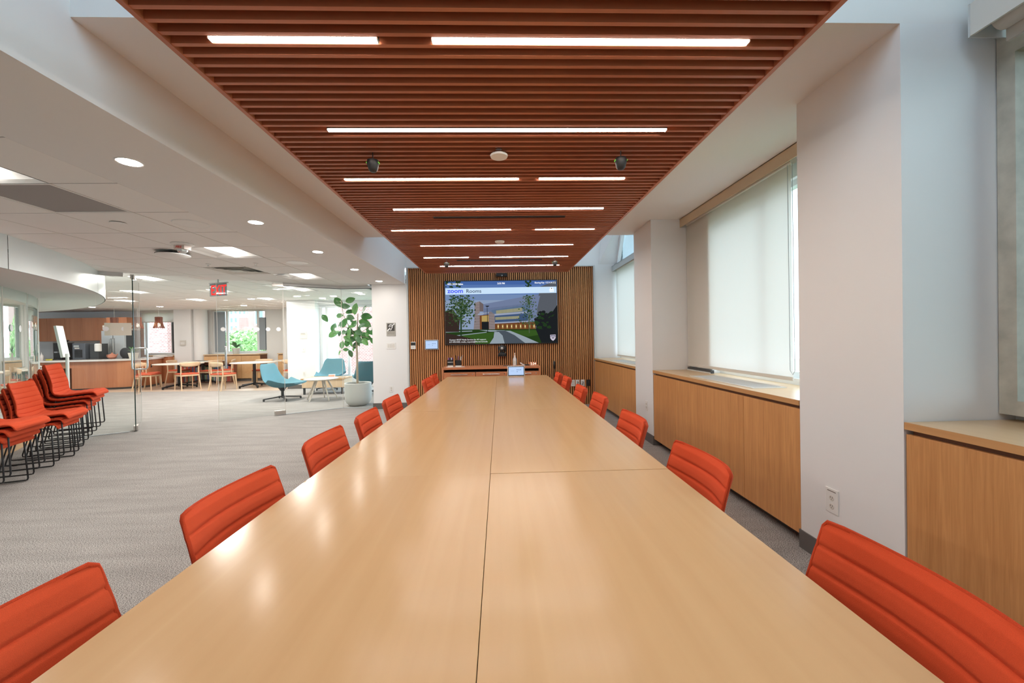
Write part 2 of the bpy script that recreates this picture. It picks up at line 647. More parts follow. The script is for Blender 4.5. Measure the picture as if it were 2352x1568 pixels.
# ---- wall behind the screen: slat field in a shallow recess, white returns left and right
w = MB().box(-2.43, -1.76, 7.75, 8.0, 0, 2.40)
w.box(-1.76, 1.86, 7.83, 8.0, 0, 3.9)
w.box(-1.79, 2.4, 7.75, 7.83, 2.70, 3.9)
w.box(1.865, 2.4, 7.75, 8.0, 0, 2.70)
struct('wall_far', w, 'wall_paint', 'white wall around the wood slat field behind the big screen', 'wall')
tr = MB().box(-1.765, -1.735, 7.715, 7.83, 0, 2.70).box(1.84, 1.87, 7.715, 7.83, 0, 2.70).box(-1.735, 1.84, 7.715, 7.83, 2.683, 2.70)
struct('trim_1', tr, 'light_metal', 'thin grey metal trim framing the wood slat field', 'trim')
struct('baseboard_far', MB().box(-2.44, -1.765, 7.735, 7.75, 0, .11), 'baseboard_grey', 'dark grey baseboard under the hearing loop sign', 'baseboard')
# slat field: every slat its own part
sw = thing('wall_slats', 'field of narrow vertical wood slats behind the wall screen', 'wall', (0, 7.83, 0), kind='structure')
BX('backing', 'slat_dark', sw, -1.735, 1.84, -.045, -.002, 0, 2.683)
NS = 90
pitch = 3.575 / NS
sl0 = None
for i in range(NS):
    x = -1.735 + pitch * (i + .5)
    if sl0 is None:
        sl0 = MB().box(-.0112, .0112, -.085, -.045, 0.0, 2.683).build('slat', 'slat_wood', sw)
        s = sl0
    else:
        s = sl0.copy(); COL.objects.link(s); s.parent = sw
    s.location = (x, 0, 0)

# ---- ceilings of the table zone: low white slab in the middle, higher bays at both ends
struct('beam', MB().box(-1.80, 2.45, 1.76, 5.45, 2.70, 3.9), 'ceiling_paint', 'low white ceiling slab over the middle of the table', 'ceiling')
struct('beam_bulkhead', MB().box(-2.52, -1.79, -2.4, 7.75, 2.386, 3.9), 'ceiling_paint', 'long white bulkhead with a row of round downlights', 'beam')
hi = MB()
for y0, y1, (a, b, c, d) in ((-2.4, 1.76, (-1.3, 1.5, -1.7, 1.3)), (5.45, 7.83, (-1.3, 1.8, 5.8, 7.5))):
    hi.box(-1.8, a, y0, y1, 3.9, 4.0).box(b, 2.62, y0, y1, 3.9, 4.0).box(a, b, y0, c, 3.9, 4.0).box(a, b, d, y1, 3.9, 4.0)
struct('ceiling_high', hi, 'ceiling_paint', 'high white ceiling of the daylit bays around two skylights', 'ceiling')
for n, (a, b, c, d) in enumerate(((-1.3, 1.5, -1.7, 1.3), (-1.3, 1.8, 5.8, 7.5))):
    t = thing('window_%d' % (n + 10), ('skylight over the near end of the table', 'skylight over the screen end of the room')[n], 'window', kind='structure')
    MB().add([(a, c, 3.95), (b, c, 3.95), (b, d, 3.95), (a, d, 3.95)], [(0, 1, 2, 3)]).build('pane', 'skylight_pane', t)

# ---- ceiling tiles left of the bulkhead (each tile is a part), clipped at the glass partition line
GX, GY, T = -4.1786, 2.7507, .6096
TZ = 2.386
GL = [(-5.82, 5.98), (-3.08, 7.93), (-2.45, 7.9)]       # the glass line in plan


def clip(poly, nx, ny, c):
    out = []
    for i, p in enumerate(poly):
        q = poly[(i + 1) % len(poly)]
        dp, dq = nx * p[0] + ny * p[1] - c, nx * q[0] + ny * q[1] - c
        if dp <= 0:
            out.append(p)
        if dp * dq < 0:
            t = dp / (dp - dq)
            out.append((p[0] + (q[0] - p[0]) * t, p[1] + (q[1] - p[1]) * t))
    return out


ceil = struct('ceiling', MB().add([(-9.2, -2.4, TZ + .10), (-2.52, -2.4, TZ + .10), (-2.52, 7.93, TZ + .10), (-3.08, 7.93, TZ + .10), (-5.82, 5.98, TZ + .10), (-9.2, 3.6, TZ + .10)],
                                  [(0, 1, 2, 3, 4, 5)]), 'tile_grid', 'suspended tile ceiling left of the long table', 'ceiling')
dx, dy = GL[1][0] - GL[0][0], GL[1][1] - GL[0][1]
ln = math.hypot(dx, dy)
nx, ny = -dy / ln, dx / ln
cc = nx * GL[0][0] + ny * GL[0][1]
SKIP = {(1, 3), (0, 5), (1, 6), (1, 0), (1, -1)}      # cells taken by fixtures
g = .0055
for i in range(-6, 3):
    for j in range(-8, 9):
        if (i, j) in SKIP:
            continue
        x0, x1 = GX + T * i + g, min(GX + T * (i + 1) - g, -2.522)
        y0, y1 = GY + T * j + g, GY + T * (j + 1) - g
        poly = [(x0, y0), (x1, y0), (x1, y1), (x0, y1)]
        poly = clip(poly, nx, ny, cc)
        poly = clip(poly, 0, 1, 7.93) if poly else poly
        if len(poly) < 3 or math.hypot((x0 + x1) / 2 + 12.6, (y0 + y1) / 2 - 1) < 8.0:
            continue
        MB().prism(poly, TZ, TZ + .02).build('ceiling_tile', 'tile_white', ceil)

# far ceiling beyond the glass
FZ = 2.48
FAR = [(-6.35, 7.05, 'troffer light just beyond the left glass door'), (-8.05, 9.0, 'second troffer light beyond the left glass door'), (-10.0, 10.95, 'third troffer light above the kitchen counter'),
       (-8.25, 10.9, 'troffer light between the pendants and the exit sign'), (-6.2, 8.95, 'troffer light just right of the exit sign'), (-4.75, 8.45, 'troffer light behind the right door closer'),
       (-4.25, 8.95, 'troffer light over the teal chairs'), (-6.3, 11.15, 'troffer light over the dining tables by the far window'),
       (-12.2, 10.9, 'troffer light in the kitchen, left of the others')]
FARC = {(round((x - GX - T / 2) / T), round((y - GY - T / 2) / T)): s for x, y, s in FAR}
fc = struct('ceiling_far', MB().box(-17, -5.8, 3.6, 14.6, FZ + .095, FZ + .13).box(-5.8, -2.40, 3.6, 11.9, FZ + .095, FZ + .13).box(-2.4, 2.6, 8.0, 11.9, FZ + .03, FZ + .12), 'tile_grid', 'suspended tile ceiling of the lounge beyond the glass', 'ceiling')
m_ = MB()
for i in range(-22, 3):
    for j in range(4, 20):
        x0, y0 = GX + T * i, GY + T * j
        if x0 + T > -2.42 or (i, j) in FARC or (x0 + T > -5.75 and y0 + T > 11.95):
            continue
        m_.box(x0 + g, x0 + T - g, y0 + g, y0 + T - g, FZ, FZ + .02)
tag(m_.build('ceiling_tile', 'tile_white', fc), kind='stuff')

# ---- round meeting room: curved soffit, curved glass
DC = Vector((-12.6, 1.0, 0))
RS, RG = 8.44, 7.70


def pol(r, a, z):
    a = math.radians(a)
    return (DC.x + r * math.cos(a), DC.y + r * math.sin(a), z)


A = [i * 1.0 for i in range(-14, 96)]
SZ = 2.06
so = thing('ceiling_soffit', 'curved white soffit overhanging the round glass meeting room', 'soffit', kind='structure')
mb = MB()
for a, b in zip(A, A[1:]):
    mb.add([pol(RG - .05, a, SZ), pol(RG - .05, b, SZ), pol(RS - .01, b, SZ), pol(RS - .01, a, SZ)], [(0, 1, 2, 3)])
mb.build('soffit_underside', 'ceiling_paint', so, 30)
mb = MB()
for a, b in zip(A, A[1:]):
    mb.add([pol(4, a, 2.25), pol(4, b, 2.25), pol(RG - .06, b, 2.25), pol(RG - .06, a, 2.25)], [(0, 1, 2, 3)])
mb.build('inner_ceiling', 'ceiling_paint', so, 30)
cuts = [-14, 4, 20.9, 36.0, 50, 66, 95]
for a0, a1 in zip(cuts, cuts[1:]):
    mb = MB()
    n = max(4, int((a1 - a0) * 1.2))
    aa = [a0 + .03 + (a1 - a0 - .06) * k / n for k in range(n + 1)]
    mb.sheet([[pol(RS, a, SZ) for a in aa], [pol(RS, a, 2.52) for a in aa]])
    mb.build('fascia_panel', 'fascia_white', so, 30)
dr = thing('wall_drum', 'curved greenish glass wall of the round meeting room', 'glass wall', kind='structure')
cuts = [-14, -4, 6, 13, 20, 26.2, 32.2, 38.5, 45, 52, 59, 66, 75, 85]
for a0, a1 in zip(cuts, cuts[1:]):
    n = 6
    aa = [a0 + .06 + (a1 - a0 - .12) * k / n for k in range(n + 1)]
    MB().sheet([[pol(RG, a, .12) for a in aa], [pol(RG, a, SZ - .01) for a in aa]]).build('glass_panel', 'drum_glass', dr, 30)
    MB().tube([pol(RG, a0, .12), pol(RG, a0, SZ)], .007, 6).build('joint', 'off_white', dr)
    mb = MB()
    aa = [a0 + (a1 - a0) * k / n for k in range(n + 1)]
    mb.sheet([[pol(RG + .04, a, 0.0) for a in aa], [pol(RG + .04, a, .10) for a in aa], [pol(RG - .04, a, .10) for a in aa], [pol(RG - .04, a, 0) for a in aa]])
    mb.build('base_rail', 'maple_edge', dr, 20)
for a in (20.6, 33.8, 35.9):
    MB().lathe([(.045, -.001), (.045, .001)], 16, (0, 0, 0), axis='X').build('safety_dot', 'dot_white', dr)
    o = dr.children[-1]
    o.location = pol(RG + .006, a, 1.55); o.rotation_euler = (0, 0, math.radians(a))
for r_, a_ in ((6.9, 24), (6.9, 31), (6.9, 38), (6.2, 46), (6.9, 54)):
    p_ = pol(r_, a_, 2.25)
    t = thing('downlight', 'small round downlight inside the glass meeting room, %s' % {24: 'first from the camera', 31: 'second from the camera', 38: 'third from the camera', 46: 'fourth, set back', 54: 'last'}[a_], 'downlight', p_, group='downlights in the glass meeting room')
    MB().lathe([(.07, -.002), (.08, -.004), (.085, 0)], 24).build('trim_ring', 'ceiling_paint', t, 40)
    MB().lathe([(.01, -.0045), (.068, -.0035)], 24).build('lens', 'down_light', t, 40)
mb = MB()
for a, b in zip(A, A[1:]):
    mb.add([pol(5.0, a, 0), pol(5.0, b, 0), pol(5.0, b, 2.3), pol(5.0, a, 2.3)], [(0, 1, 2, 3)])
struct('wall_drum_core', mb, 'wall_paint', 'pale inner wall of the round meeting room seen through its glass', 'wall', 30)

# ---- far wall of the lounge
w = wall_cells(MB(), 'X', 14.4, 14.6, -17, -5.80, 0, 2.62, [(-12.42, -11.2, .95, 2.42), (-10.10, -8.22, .95, 2.50)])
struct('wall_lounge_far', w, 'wall_paint', 'white far wall of the lounge with two windows', 'wall')
w = MB().box(-5.95, -5.17, 11.42, 11.60, 0, 2.6).box(-5.95, -5.80, 11.6, 14.4, 0, 2.6).box(-5.30, -5.17, 11.6, 11.78, 0, 2.6)
struct('wall_pier', w, 'wall_paint', 'white wall pier left of the tall lounge window', 'wall')
w = MB().box(-5.17, 2.6, 11.62, 11.9, 0, .28).box(-5.17, 2.6, 11.62, 11.9, 2.36, 2.6)
struct('wall_lounge_side', w, 'wall_paint', 'low sill wall and head of the tall lounge window', 'wall')
struct('baseboard_pier', MB().box(-5.96, -5.16, 11.40, 11.42, 0, .11), 'baseboard_grey', 'dark grey baseboard of the white wall pier in the lounge', 'baseboard')
struct('column_3', MB().box(-11.05, -10.48, 13.95, 14.4, 0, 2.6), 'wall_paint', 'white square column between the two far lounge windows', 'column')
struct('column_4', MB().lathe([(.20, 0), (.20, 2.6)], 24, (-10.3, 14.15, 0)), 'wall_paint', 'round white column left of the far lounge window with the plant', 'column', 40)
struct('column_5', MB().lathe([(.13, 0), (.13, 2.6)], 24, (-7.25, 13.9, 0)), 'wall_paint', 'round white column right of the far lounge window', 'column', 40)

# ---- windows
window(1, 'Y', 2.335, -.6, 1.755, .93, 3.5, 'tall scuffed metal window at the right edge of the view', (.55,), (2.56,), 'frame_scuffed', .065, .12, 'dark_pane')
window(2, 'Y', 2.43, 2.40, 4.22, .95, 2.55, 'window behind the large roller blind', (3.3,), (), 'frame_white', .05)
window(3, 'Y', 2.43, 5.45, 7.70, .95, 3.55, 'window behind the farthest blind on the right', (6.55,), (2.65,), 'frame_white', .06)
wn = window(4, 'X', 14.5, -12.42, -11.2, .95, 2.42, 'far lounge window looking onto a brick wall', (-11.52,), (), 'frame_white', .06)
BX('side_sash', 'charcoal', wn, -11.50, -11.26, 14.44, 14.47, 1.0, 2.2)
wn = window(5, 'X', 14.5, -10.10, -8.22, .95, 2.50, 'far lounge window looking onto trees and a pale building', (-9.62, -8.55), (), 'frame_white', .07)
BX('dark_panel', 'panel_blue_grey', wn, -10.03, -9.68, 14.44, 14.48, 1.0, 2.42)
BX('side_sash', 'panel_blue_grey', wn, -8.47, -8.26, 14.40, 14.47, 1.05, 2.2)
window(6, 'X', 11.76, -5.17, 2.5, .28, 2.36, 'tall lounge window behind the teal chairs, its hidden right part added for daylight', (-4.98, -4.36, -3.0, -1.6, -.2, 1.2), (), 'frame_white', .07)  # hidden run behind the slat wall added to let daylight into the lounge

# ---- what is outside
o = struct('ground', MB().add([(-150, 8.2, -9), (150, 8.2, -9), (150, 160, -9), (-150, 160, -9)], [(0, 1, 2, 3)]).add([(2.7, -60, -9), (150, -60, -9), (150, 8.2, -9), (2.7, 8.2, -9)], [(0, 1, 2, 3)]), 'ground_green', 'green ground far below outside the windows', 'ground')
b = thing('brick_building', 'red brick building close outside the left far window', 'building', (-16.15, 20, -9))
BX('wall', 'brick_facade', b, -6, 0, 0, 2, 0, 22)
b = thing('brick_building', 'red brick building close outside the tall lounge window', 'building', (-10.4, 22.5, -9))
BX('wall', 'brick_facade', b, 0.8, 8, 0, 5, 0, 24)
for k in range(2):
    f = BX('window', 'frame_white', b, 2.0 + k * 3, 3.0 + k * 3, -.04, .02, 12.6, 14.2)
    BX('pane', 'window_dark', f, 2.1 + k * 3, 2.9 + k * 3, -.05, -.041, 12.7, 14.1)
b = thing('pale_building', 'pale building with rows of small windows far beyond the trees', 'building', (-100, 130, -9))
BX('wall', 'pale_facade', b, 0, 26, 0, 12, 0, 34)
for r in range(4):
    for k in range(13):
        f = BX('window', 'frame_white', b, 6.5 + k * 1.35, 7.4 + k * 1.35, -.12, .02, 14.2 + r * 2.6, 15.8 + r * 2.6)
        BX('pane', 'window_dark', f, 6.6 + k * 1.35, 7.3 + k * 1.35, -.14, -.121, 14.3 + r * 2.6, 15.7 + r * 2.6)
b = thing('brick_tower', 'red brick tower right of the pale building', 'building', (-31.9, 52, -9))
BX('wall', 'brick_facade', b, 0, 9, 0, 8, 0, 24)
for r in range(3):
    f = BX('window', 'frame_white', b, .8, 2.0, -.1, .02, 8 + r * 4.5, 10.4 + r * 4.5)
    BX('pane', 'window_dark', f, .95, 1.85, -.12, -.101, 8.2 + r * 4.5, 10.2 + r * 4.5)
b = thing('brick_building', 'low pink brick building between the pale building and the brick tower', 'building', (-38.2, 60, -9))
BX('wall', 'brick_facade', b, 0, 5, 0, 6, 0, 14)
for r in range(3):
    f = BX('window', 'frame_white', b, .8, 2.2, -.1, .02, 4.2 + r * 3.2, 6.2 + r * 3.2)
    BX('pane', 'window_dark', f, .95, 2.05, -.12, -.101, 4.4 + r * 3.2, 6.0 + r * 3.2)
b = thing('brick_building', 'grey block added outside the near right window to darken its glass', 'building', (11, 3, -9))
BX('wall', 'concrete', b, 0, 3, 0, 11, 0, 14)  # invented block giving the pane its dark grey-green, in place of a reflection


def tree(x, y, ztop, r, lab, seed):
    rnd = random.Random(seed)
    t = thing('tree', lab, 'tree', (x, y, -9), group='trees outside the lounge windows')
    H = ztop + 9
    MB().tube([(0, 0, 0), (.1, 0, H * .5), (0, .1, H * .8)], .18, 7, r1=.08).build('trunk', 'bark', t, 40)
    m = MB()
    for k in range(5200):
        while True:
            p = Vector((rnd.uniform(-1, 1), rnd.uniform(-1, 1), rnd.uniform(-1, 1)))
            if .35 < p.length < 1:
                break
        c = Vector((p.x * r, p.y * r, H - r * 1.1 + p.z * r * 1.1))
        a = Vector((rnd.gauss(0, 1), rnd.gauss(0, 1), rnd.gauss(0, 1))).normalized()
        b_ = a.orthogonal().normalized()
        s = rnd.uniform(.06, .14)
        m.add([c - a * s, c + b_ * s * .6, c + a * s, c - b_ * s * .6], [(0, 1, 2, 3)], rnd.random() < .5)
    tag(m.build('crown', ['crown_a', 'crown_b'], t, fix=False), kind='stuff')


tree(-16.9, 26, 2.1, 2.2, 'leafy green tree seen low in the far window behind the potted plant', 1)
tree(-16.3, 31, 3.2, 2.2, 'leafy green tree in the right half of the far window with the plant', 2)
tree(-23.4, 29, 2.9, 2.4, 'leafy green tree beside the brick wall in the left far window', 3)
tree(-21.8, 36, 2.6, 2.4, 'farther leafy tree left of the one over the potted plant in the far window', 4)

# ================================================================ canopy of wood slats over the table
CZ = 2.415
ca = thing('slat_canopy', 'reddish wood slat canopy hung over the long table', 'ceiling panel', (0, 0, CZ))
CX0, CX1, CY0, CY1 = -1.2126, 1.1777, -.62, 6.73
BX('backing', 'canopy_dark', ca, CX0 + .02, CX1 - .02, CY0, CY1, .135, .15)
for nm, a, b, c, d in (('side_rail', CX0, CX0 + .02, CY0, CY1), ('side_rail', CX1 - .02, CX1, CY0, CY1), ('end_rail', CX0 + .02, CX1 - .02, CY1 - .018, CY1), ('end_rail', CX0 + .02, CX1 - .02, CY0, CY0 + .018)):
    BX(nm, 'canopy_wood', ca, a, b, c, d, 0, .15)
LIGHTS = [(1.503, [(-1.039, -.429), (-.233, .966)]), (2.143, [(-.884, .920)]), (2.792, [(-1.046, .155), (.291, .899)]),
          (3.443, [(-.884, .918)]), (4.090, [(-1.073, .138), (.382, .994)]), (4.768, [(-.915, .901)]),
          (5.462, [(-1.006, -.397), (-.254, .959)]), (6.114, [(-.881, .937)]), (.85, [(-.9, .9)]), (.2, [(-1.04, -.43), (-.23, .97)])]
SP = .0566
y = 1.503 + SP * .5
while y - SP > CY0 + .03:
    y -= SP
s0 = None
while y < CY1 - .03:
    if s0 is None:
        s0 = MB().box(CX0 + .02, CX1 - .02, -.0085, .0085, .004, .112).build('slat', 'canopy_wood', ca)
        s = s0
    else:
        s = s0.copy(); COL.objects.link(s); s.parent = ca
    s.location = (0, y, 0)
    y += SP
# suspension rods
for x in (-.9, .9):
    for yy in (.3, 2.9, 5.0):
        MB().tube([(x, yy, .15), (x, yy, .286 if 1.8 < yy < 5.4 else 1.48)], .006, 6).build('hanger_rod', 'steel', ca)

ORD = ['first', 'second', 'third', 'fourth', 'fifth', 'sixth', 'seventh', 'eighth', 'ninth', 'tenth']


def linear_light(x0, x1, yy, lab):
    # the lamp sits exactly between two slats
    t = thing('linear_light', lab, 'ceiling light', ((x0 + x1) / 2, yy, CZ), group='linear lights in the slat canopy')
    h = (x1 - x0) / 2
    MB().box(-h, h, -.0125, .0125, .008, .10).build('housing', 'charcoal', t)
    BX('diffuser', 'strip_light', t, -h + .003, h - .003, -.0115, .0115, .002, .008)
    BX('end_cap', 'white_plastic', t, -h, -h + .003, -.0125, .0125, .0, .008)
    BX('end_cap', 'white_plastic', t, h - .003, h, -.0125, .0125, .0, .008)


for k, (yy, segs) in enumerate(LIGHTS):
    for q, (a, b) in enumerate(segs):
        row = (['first', 'second', 'third', 'fourth', 'fifth', 'sixth', 'seventh', 'eighth'][k] + ' lit row from the camera') if k < 8 else ('row just above the camera', 'row almost behind the camera')[k - 8]
        part = 'only light' if len(segs) == 1 else ('left light' if q == 0 else 'right light')
        linear_light(a, b, yy, 'white linear lamp, %s in the %s' % (part, row))


# slot diffusers
for yy, lab in ((3.655, 'long black slot air diffuser in the nearer half of the wood canopy'), (5.65, 'long black slot air diffuser near the far end of the wood canopy')):
    t = thing('slot_diffuser', lab, 'air vent', (.02, yy, CZ))
    BX('frame', 'dark_plastic', t, -.6, .6, -.0195, -.012, -.002, .05)
    BX('frame', 'dark_plastic', t, -.6, .6, .012, .0195, -.002, .05)
    BX('vane', 'charcoal', t, -.6, .6, -.003, .003, 0, .04)
    BX('plenum', 'dark_plastic', t, -.6, .6, -.0195, .0195, .05, .07)
# hanging microphones
for x, yy, lab, r in ((-.73, 2.40, 'black hanging microphone, left one of the nearer pair under the canopy', .036), (.744, 2.38, 'black hanging microphone, right one of the nearer pair under the canopy', .036),
                      (-.715, 5.58, 'small black hanging microphone, left one near the screen', .036), (.79, 5.57, 'small black hanging microphone, right one near the screen', .036)):
    t = thing('hanging_microphone', lab, 'microphone', (x, yy, CZ - .06), group='microphones hanging from the canopy')
    MB().tube([(0, 0, .02), (0, 0, .185)], .003, 6).build('cable', 'black_metal', t)
    MB().lathe([(.004, -.048), (.018, -.046), (.026, -.035), (.034, -.005), (.036, .008), (.032, .02), (.012, .026), (.004, .03)], 20).build('body', 'dark_plastic', t, 50)
    MB().box(-.037, -.032, -.012, .012, .004, .008).box(.032, .037, -.012, .012, .004, .008).build('status_led', 'led_green', t)
# white round ceiling devices in the canopy
t = thing('canopy_sensor', 'white round sensor disc on a short ribbed neck in the wood canopy', 'sensor', (.016, 2.40, CZ - .012))
MB().lathe([(.03, -.012), (.05, -.010), (.053, 0), (.04, .006)], 28).build('disc', 'white_plastic', t, 40)
mb = MB()
for k in range(4):
    mb.lathe([(.03, .006 + k * .012), (.036, .009 + k * .012), (.03, .015 + k * .012)], 20)
mb.build('neck', 'steel', t, 40)
BX('mount', 'dark_plastic', t, -.02, .02, -.012, .012, .05, .145)
t = thing('smoke_detector', 'white round smoke detector far along the wood canopy', 'smoke detector', (.022, 4.56, CZ - .006))
MB().lathe([(.03, -.015), (.05, -.010), (.055, .006)], 24).build('disc', 'white_plastic', t, 40)
BX('mount', 'dark_plastic', t, -.02, .02, -.012, .012, .006, .139)

# ================================================================ conference tables
XL, XC, XR = -.8105, -.0487, .7182
YS = [.18, 1.7008, 3.2221, 4.7464, 6.1475]
for k in range(4):
    for side, (a, b) in enumerate(((XL, XC), (XC, XR))):
        rowname = ['nearest pair', 'second pair from the camera', 'third pair from the camera', 'farthest pair, by the screen'][k]
        t = thing('conference_table', 'maple topped table, %s half of the %s in the long row' % (('left', 'right')[side], rowname), 'table', ((a + b) / 2, (YS[k] + YS[k + 1]) / 2, 0), group='tables pushed together into one long table')
        hx, hy = (b - a) / 2 - .0007, (YS[k + 1] - YS[k]) / 2 - .0007
        dz = (-.0012 if (k + side) % 2 else 0)
        MB().box(-hx, hx, -hy, hy, .709 + dz, .737 + dz).build('tabletop', 'maple_top', t, bevel=.001)
        sx = hx - .17 if side == 0 else -hx + .17
        for yy in (-hy + .25, hy - .25):
            MB().box(sx - .03, sx + .03, yy - .03, yy + .03, .03, .70).box(sx - .12, sx + .12, yy - .12, yy + .12, .70, .708).build('leg', 'grey_metal', t)
            MB().box(sx - .04, sx + .04, yy - .17, yy + .17, .006, .03).build('foot', 'grey_metal', t, bevel=.004)

# ================================================================ orange stacking chairs
PROF = crom([(0.206, .405), (0.200, .432), (0.172, .450), (0.084, .446), (-0.025, .434), (-0.109, .426), (-0.164, .438), (-0.200, .486), (-0.220, .56), (-0.244, .66), (-0.267, .74), (-0.287, .803)], 8)
acc = [0]
for a, b in zip(PROF, PROF[1:]):
    acc.append(acc[-1] + (b - a).length)
TOT = acc[-1]


def chair_halfwidth(s):
    u = s / TOT
    w = .239 + .016 * math.sin(PI * min(1, u / .8))
    w -= .012 * max(0, (u - .6) / .4)
    for d in (s, TOT - s):
        r = .018
        if d < r:
            w -= r - math.sqrt(max(0, r * r - (r - d) ** 2))
    return w


def shell_rows(th, side):
    rows = []
    N = len(PROF)
    grooves = [TOT - .066 - .057 * k for k in range(16)]
    # dense resample
    M = 190
    nu = 14
    for i in range(M + 1):
        s = TOT * i / M
        k = max(0, min(N - 2, next((q for q in range(N - 1) if acc[q + 1] >= s), N - 2)))
        f = (s - acc[k]) / max(1e-9, acc[k + 1] - acc[k])
        p = PROF[k].lerp(PROF[k + 1], f)
        a_, b_ = PROF[max(0, k - 1)], PROF[min(N - 1, k + 2)]
        d = (b_ - a_).normalized()
        nrm = Vector((d.y, -d.x)) if True else None          # in (x,z): seat top / front of back
        if nrm.y < 0 and s < TOT * .4:
            nrm = -nrm
        u_ = s / TOT
        c = .012 + .05 * max(0, min(1, (u_ - .35) / .35))
        hw = chair_halfwidth(s)
        gd = min([abs(s - q) for q in grooves] + [9])
        gv = -.0085 * math.exp(-(gd / .0048) ** 2) + .0035 * (1 - math.exp(-(gd / .03) ** 2))
        edge = min(s, TOT - s)
        thick = th * min(1, .30 + edge / .03)
        row = []
        for j in range(nu + 1):
            v = -1 + 2 * j / nu
            vv = math.copysign(abs(v) ** .8, v)
            e = 1 - abs(v) ** 7
            if side:
                off = c * vv * vv + (thick * .5 + gv) * (.25 + .75 * e)
            else:
                off = c * vv * vv - thick * .5 * (.25 + .75 * e)
            row.append((p.x + nrm.x * off, hw * vv, p.y + nrm.y * off))
        rows.append(row)
    return rows


def shell_builder():
    A_, B_ = shell_rows(.036, 1), shell_rows(.036, 0)
    mb = MB()
    mb.sheet(A_)
    h, w = len(A_), len(A_[0])
    o = h * w
    mb.sheet([r[::-1] for r in B_])
    f = []
    idx = lambda i, j: i * w + j
    jdx = lambda i, j: o + i * w + (w - 1 - j)
    for i in range(h - 1):
        f.append((idx(i, 0), jdx(i, 0), jdx(i + 1, 0), idx(i + 1, 0)))
        f.append((idx(i, w - 1), idx(i + 1, w - 1), jdx(i + 1, w - 1), jdx(i, w - 1)))
    for j in range(w - 1):
        f.append((idx(0, j), idx(0, j + 1), jdx(0, j + 1), jdx(0, j)))
        f.append((idx(h - 1, j), jdx(h - 1, j), jdx(h - 1, j + 1), idx(h - 1, j + 1)))
    mb.f += f
    mb.m += [0] * len(f)
    edge = []
    mid = lambda p, q: tuple((a + b) / 2 for a, b in zip(p, q))
    edge += [mid(A_[i][0], B_[i][0]) for i in range(0, h, 3)]
    edge += [mid(A_[-1][j], B_[-1][j]) for j in range(1, w - 1)]
    edge += [mid(A_[i][-1], B_[i][-1]) for i in range(h - 1, -1, -3)]
    edge += [mid(A_[0][j], B_[0][j]) for j in range(w - 2, 0, -1)]
    return mb, edge


def make_chair():
    t = thing('stacking_chair', 'orange chair', 'chair')
    mb, edge = shell_builder()
    mb.build('seat_shell', 'orange_fabric', t, 60)
    MB().tube(edge, .0058, 6, True).build('piping', 'orange_piping', t, 60)
    for s in (-1, 1):
        y0 = .205 * s
        pts = [(0.017, y0 * .75, .414), (0.109, y0, .416), (0.147, y0 * 1.02, .412), (0.161, y0 * 1.04, .39), (0.178, y0 * 1.1, .03), (0.172, y0 * 1.1, .012), (0.160, y0 * 1.1, .009),
               (-0.202, y0 * 1.1, .009), (-0.217, y0 * 1.1, .012), (-0.220, y0 * 1.1, .03), (-0.139, y0 * 1.02, .38), (-0.126, y0, .398), (-0.101, y0 * .95, .404), (-0.017, y0 * .75, .412)]
        MB().tube(pts, .0065, 8).build('leg_frame', 'black_metal', t, 60)
        MB().tube([(-0.168, y0 * 1.1, .004), (-0.134, y0 * 1.1, .004)], .004, 6).build('glide', 'dark_plastic', t)
    MB().tube([(.02, -.16, .414), (.02, .16, .414)], .0065, 8).build('crossbar', 'black_metal', t)
    MB().tube([(-.02, -.16, .412), (-.02, .16, .412)], .0065, 8).build('crossbar', 'black_metal', t)
    return t


chair0 = make_chair()
cused = [0]


def chair(x, y, rz, lab, group, z=0):
    c = chair0 if not cused[0] else copy_tree(chair0)
    cused[0] = 1
    c.location = (x, y, z)
    c.rotation_euler = (0, 0, rz)
    c['label'] = lab
    c['group'] = group
    return c


LY = [.715, 1.39, 2.13, 2.755, 3.44, 4.17, 5.05, 5.63]
for k, yy in enumerate(LY):
    where = ['nearest the camera', 'second from the camera', 'third from the camera', 'fourth from the camera', 'fifth from the camera', 'sixth from the camera', 'seventh, next to the last', 'last one, by the credenza'][k]
    chair(-.692 + (.0, .005, -.01, .015, -.005, 0, .01, .005)[k], yy, (.03, -.02, 0, .05, .02, .02, .05, .06)[k], 'orange padded chair on the left side of the long table, ' + where, 'orange chairs along the table')
RY = [.80, 1.62, 2.455, 3.34, 3.96, 4.92, 5.50]
for k, yy in enumerate(RY):
    where = ['nearest the camera', 'second from the camera', 'third from the camera', 'fourth from the camera', 'fifth from the camera', 'sixth from the camera', 'last one, by the screen'][k]
    chair(.590 + (.02, 0, .0, .01, -.025, -.005, -.02)[k], yy, PI + (-.04, .0, -.03, -.05, -.06, -.06, -.05)[k], 'orange padded chair on the right side of the long table, ' + where, 'orange chairs along the table')
for sname, fx, fy, ang, n in (('rear', -5.23, 5.41, 31, 6), ('middle', -4.87, 4.75, 27, 3), ('front', -4.40, 3.89, 22, 4)):
    a = math.radians(ang)
    for k in range(n):
        r = .206 + (n - 1 - k) * .04
        lvl = 'lowest' if k == 0 else 'topmost' if k == n - 1 else ['', 'second', 'third', 'fourth', 'fifth'][k] + ' from the floor'
        chair(fx - r * math.cos(a), fy - r * math.sin(a), a + random.uniform(-.015, .015), 'orange stacking chair, %s in the %s stack by the curved glass' % (lvl, sname), 'stacked orange chairs by the glass', .053 * k)


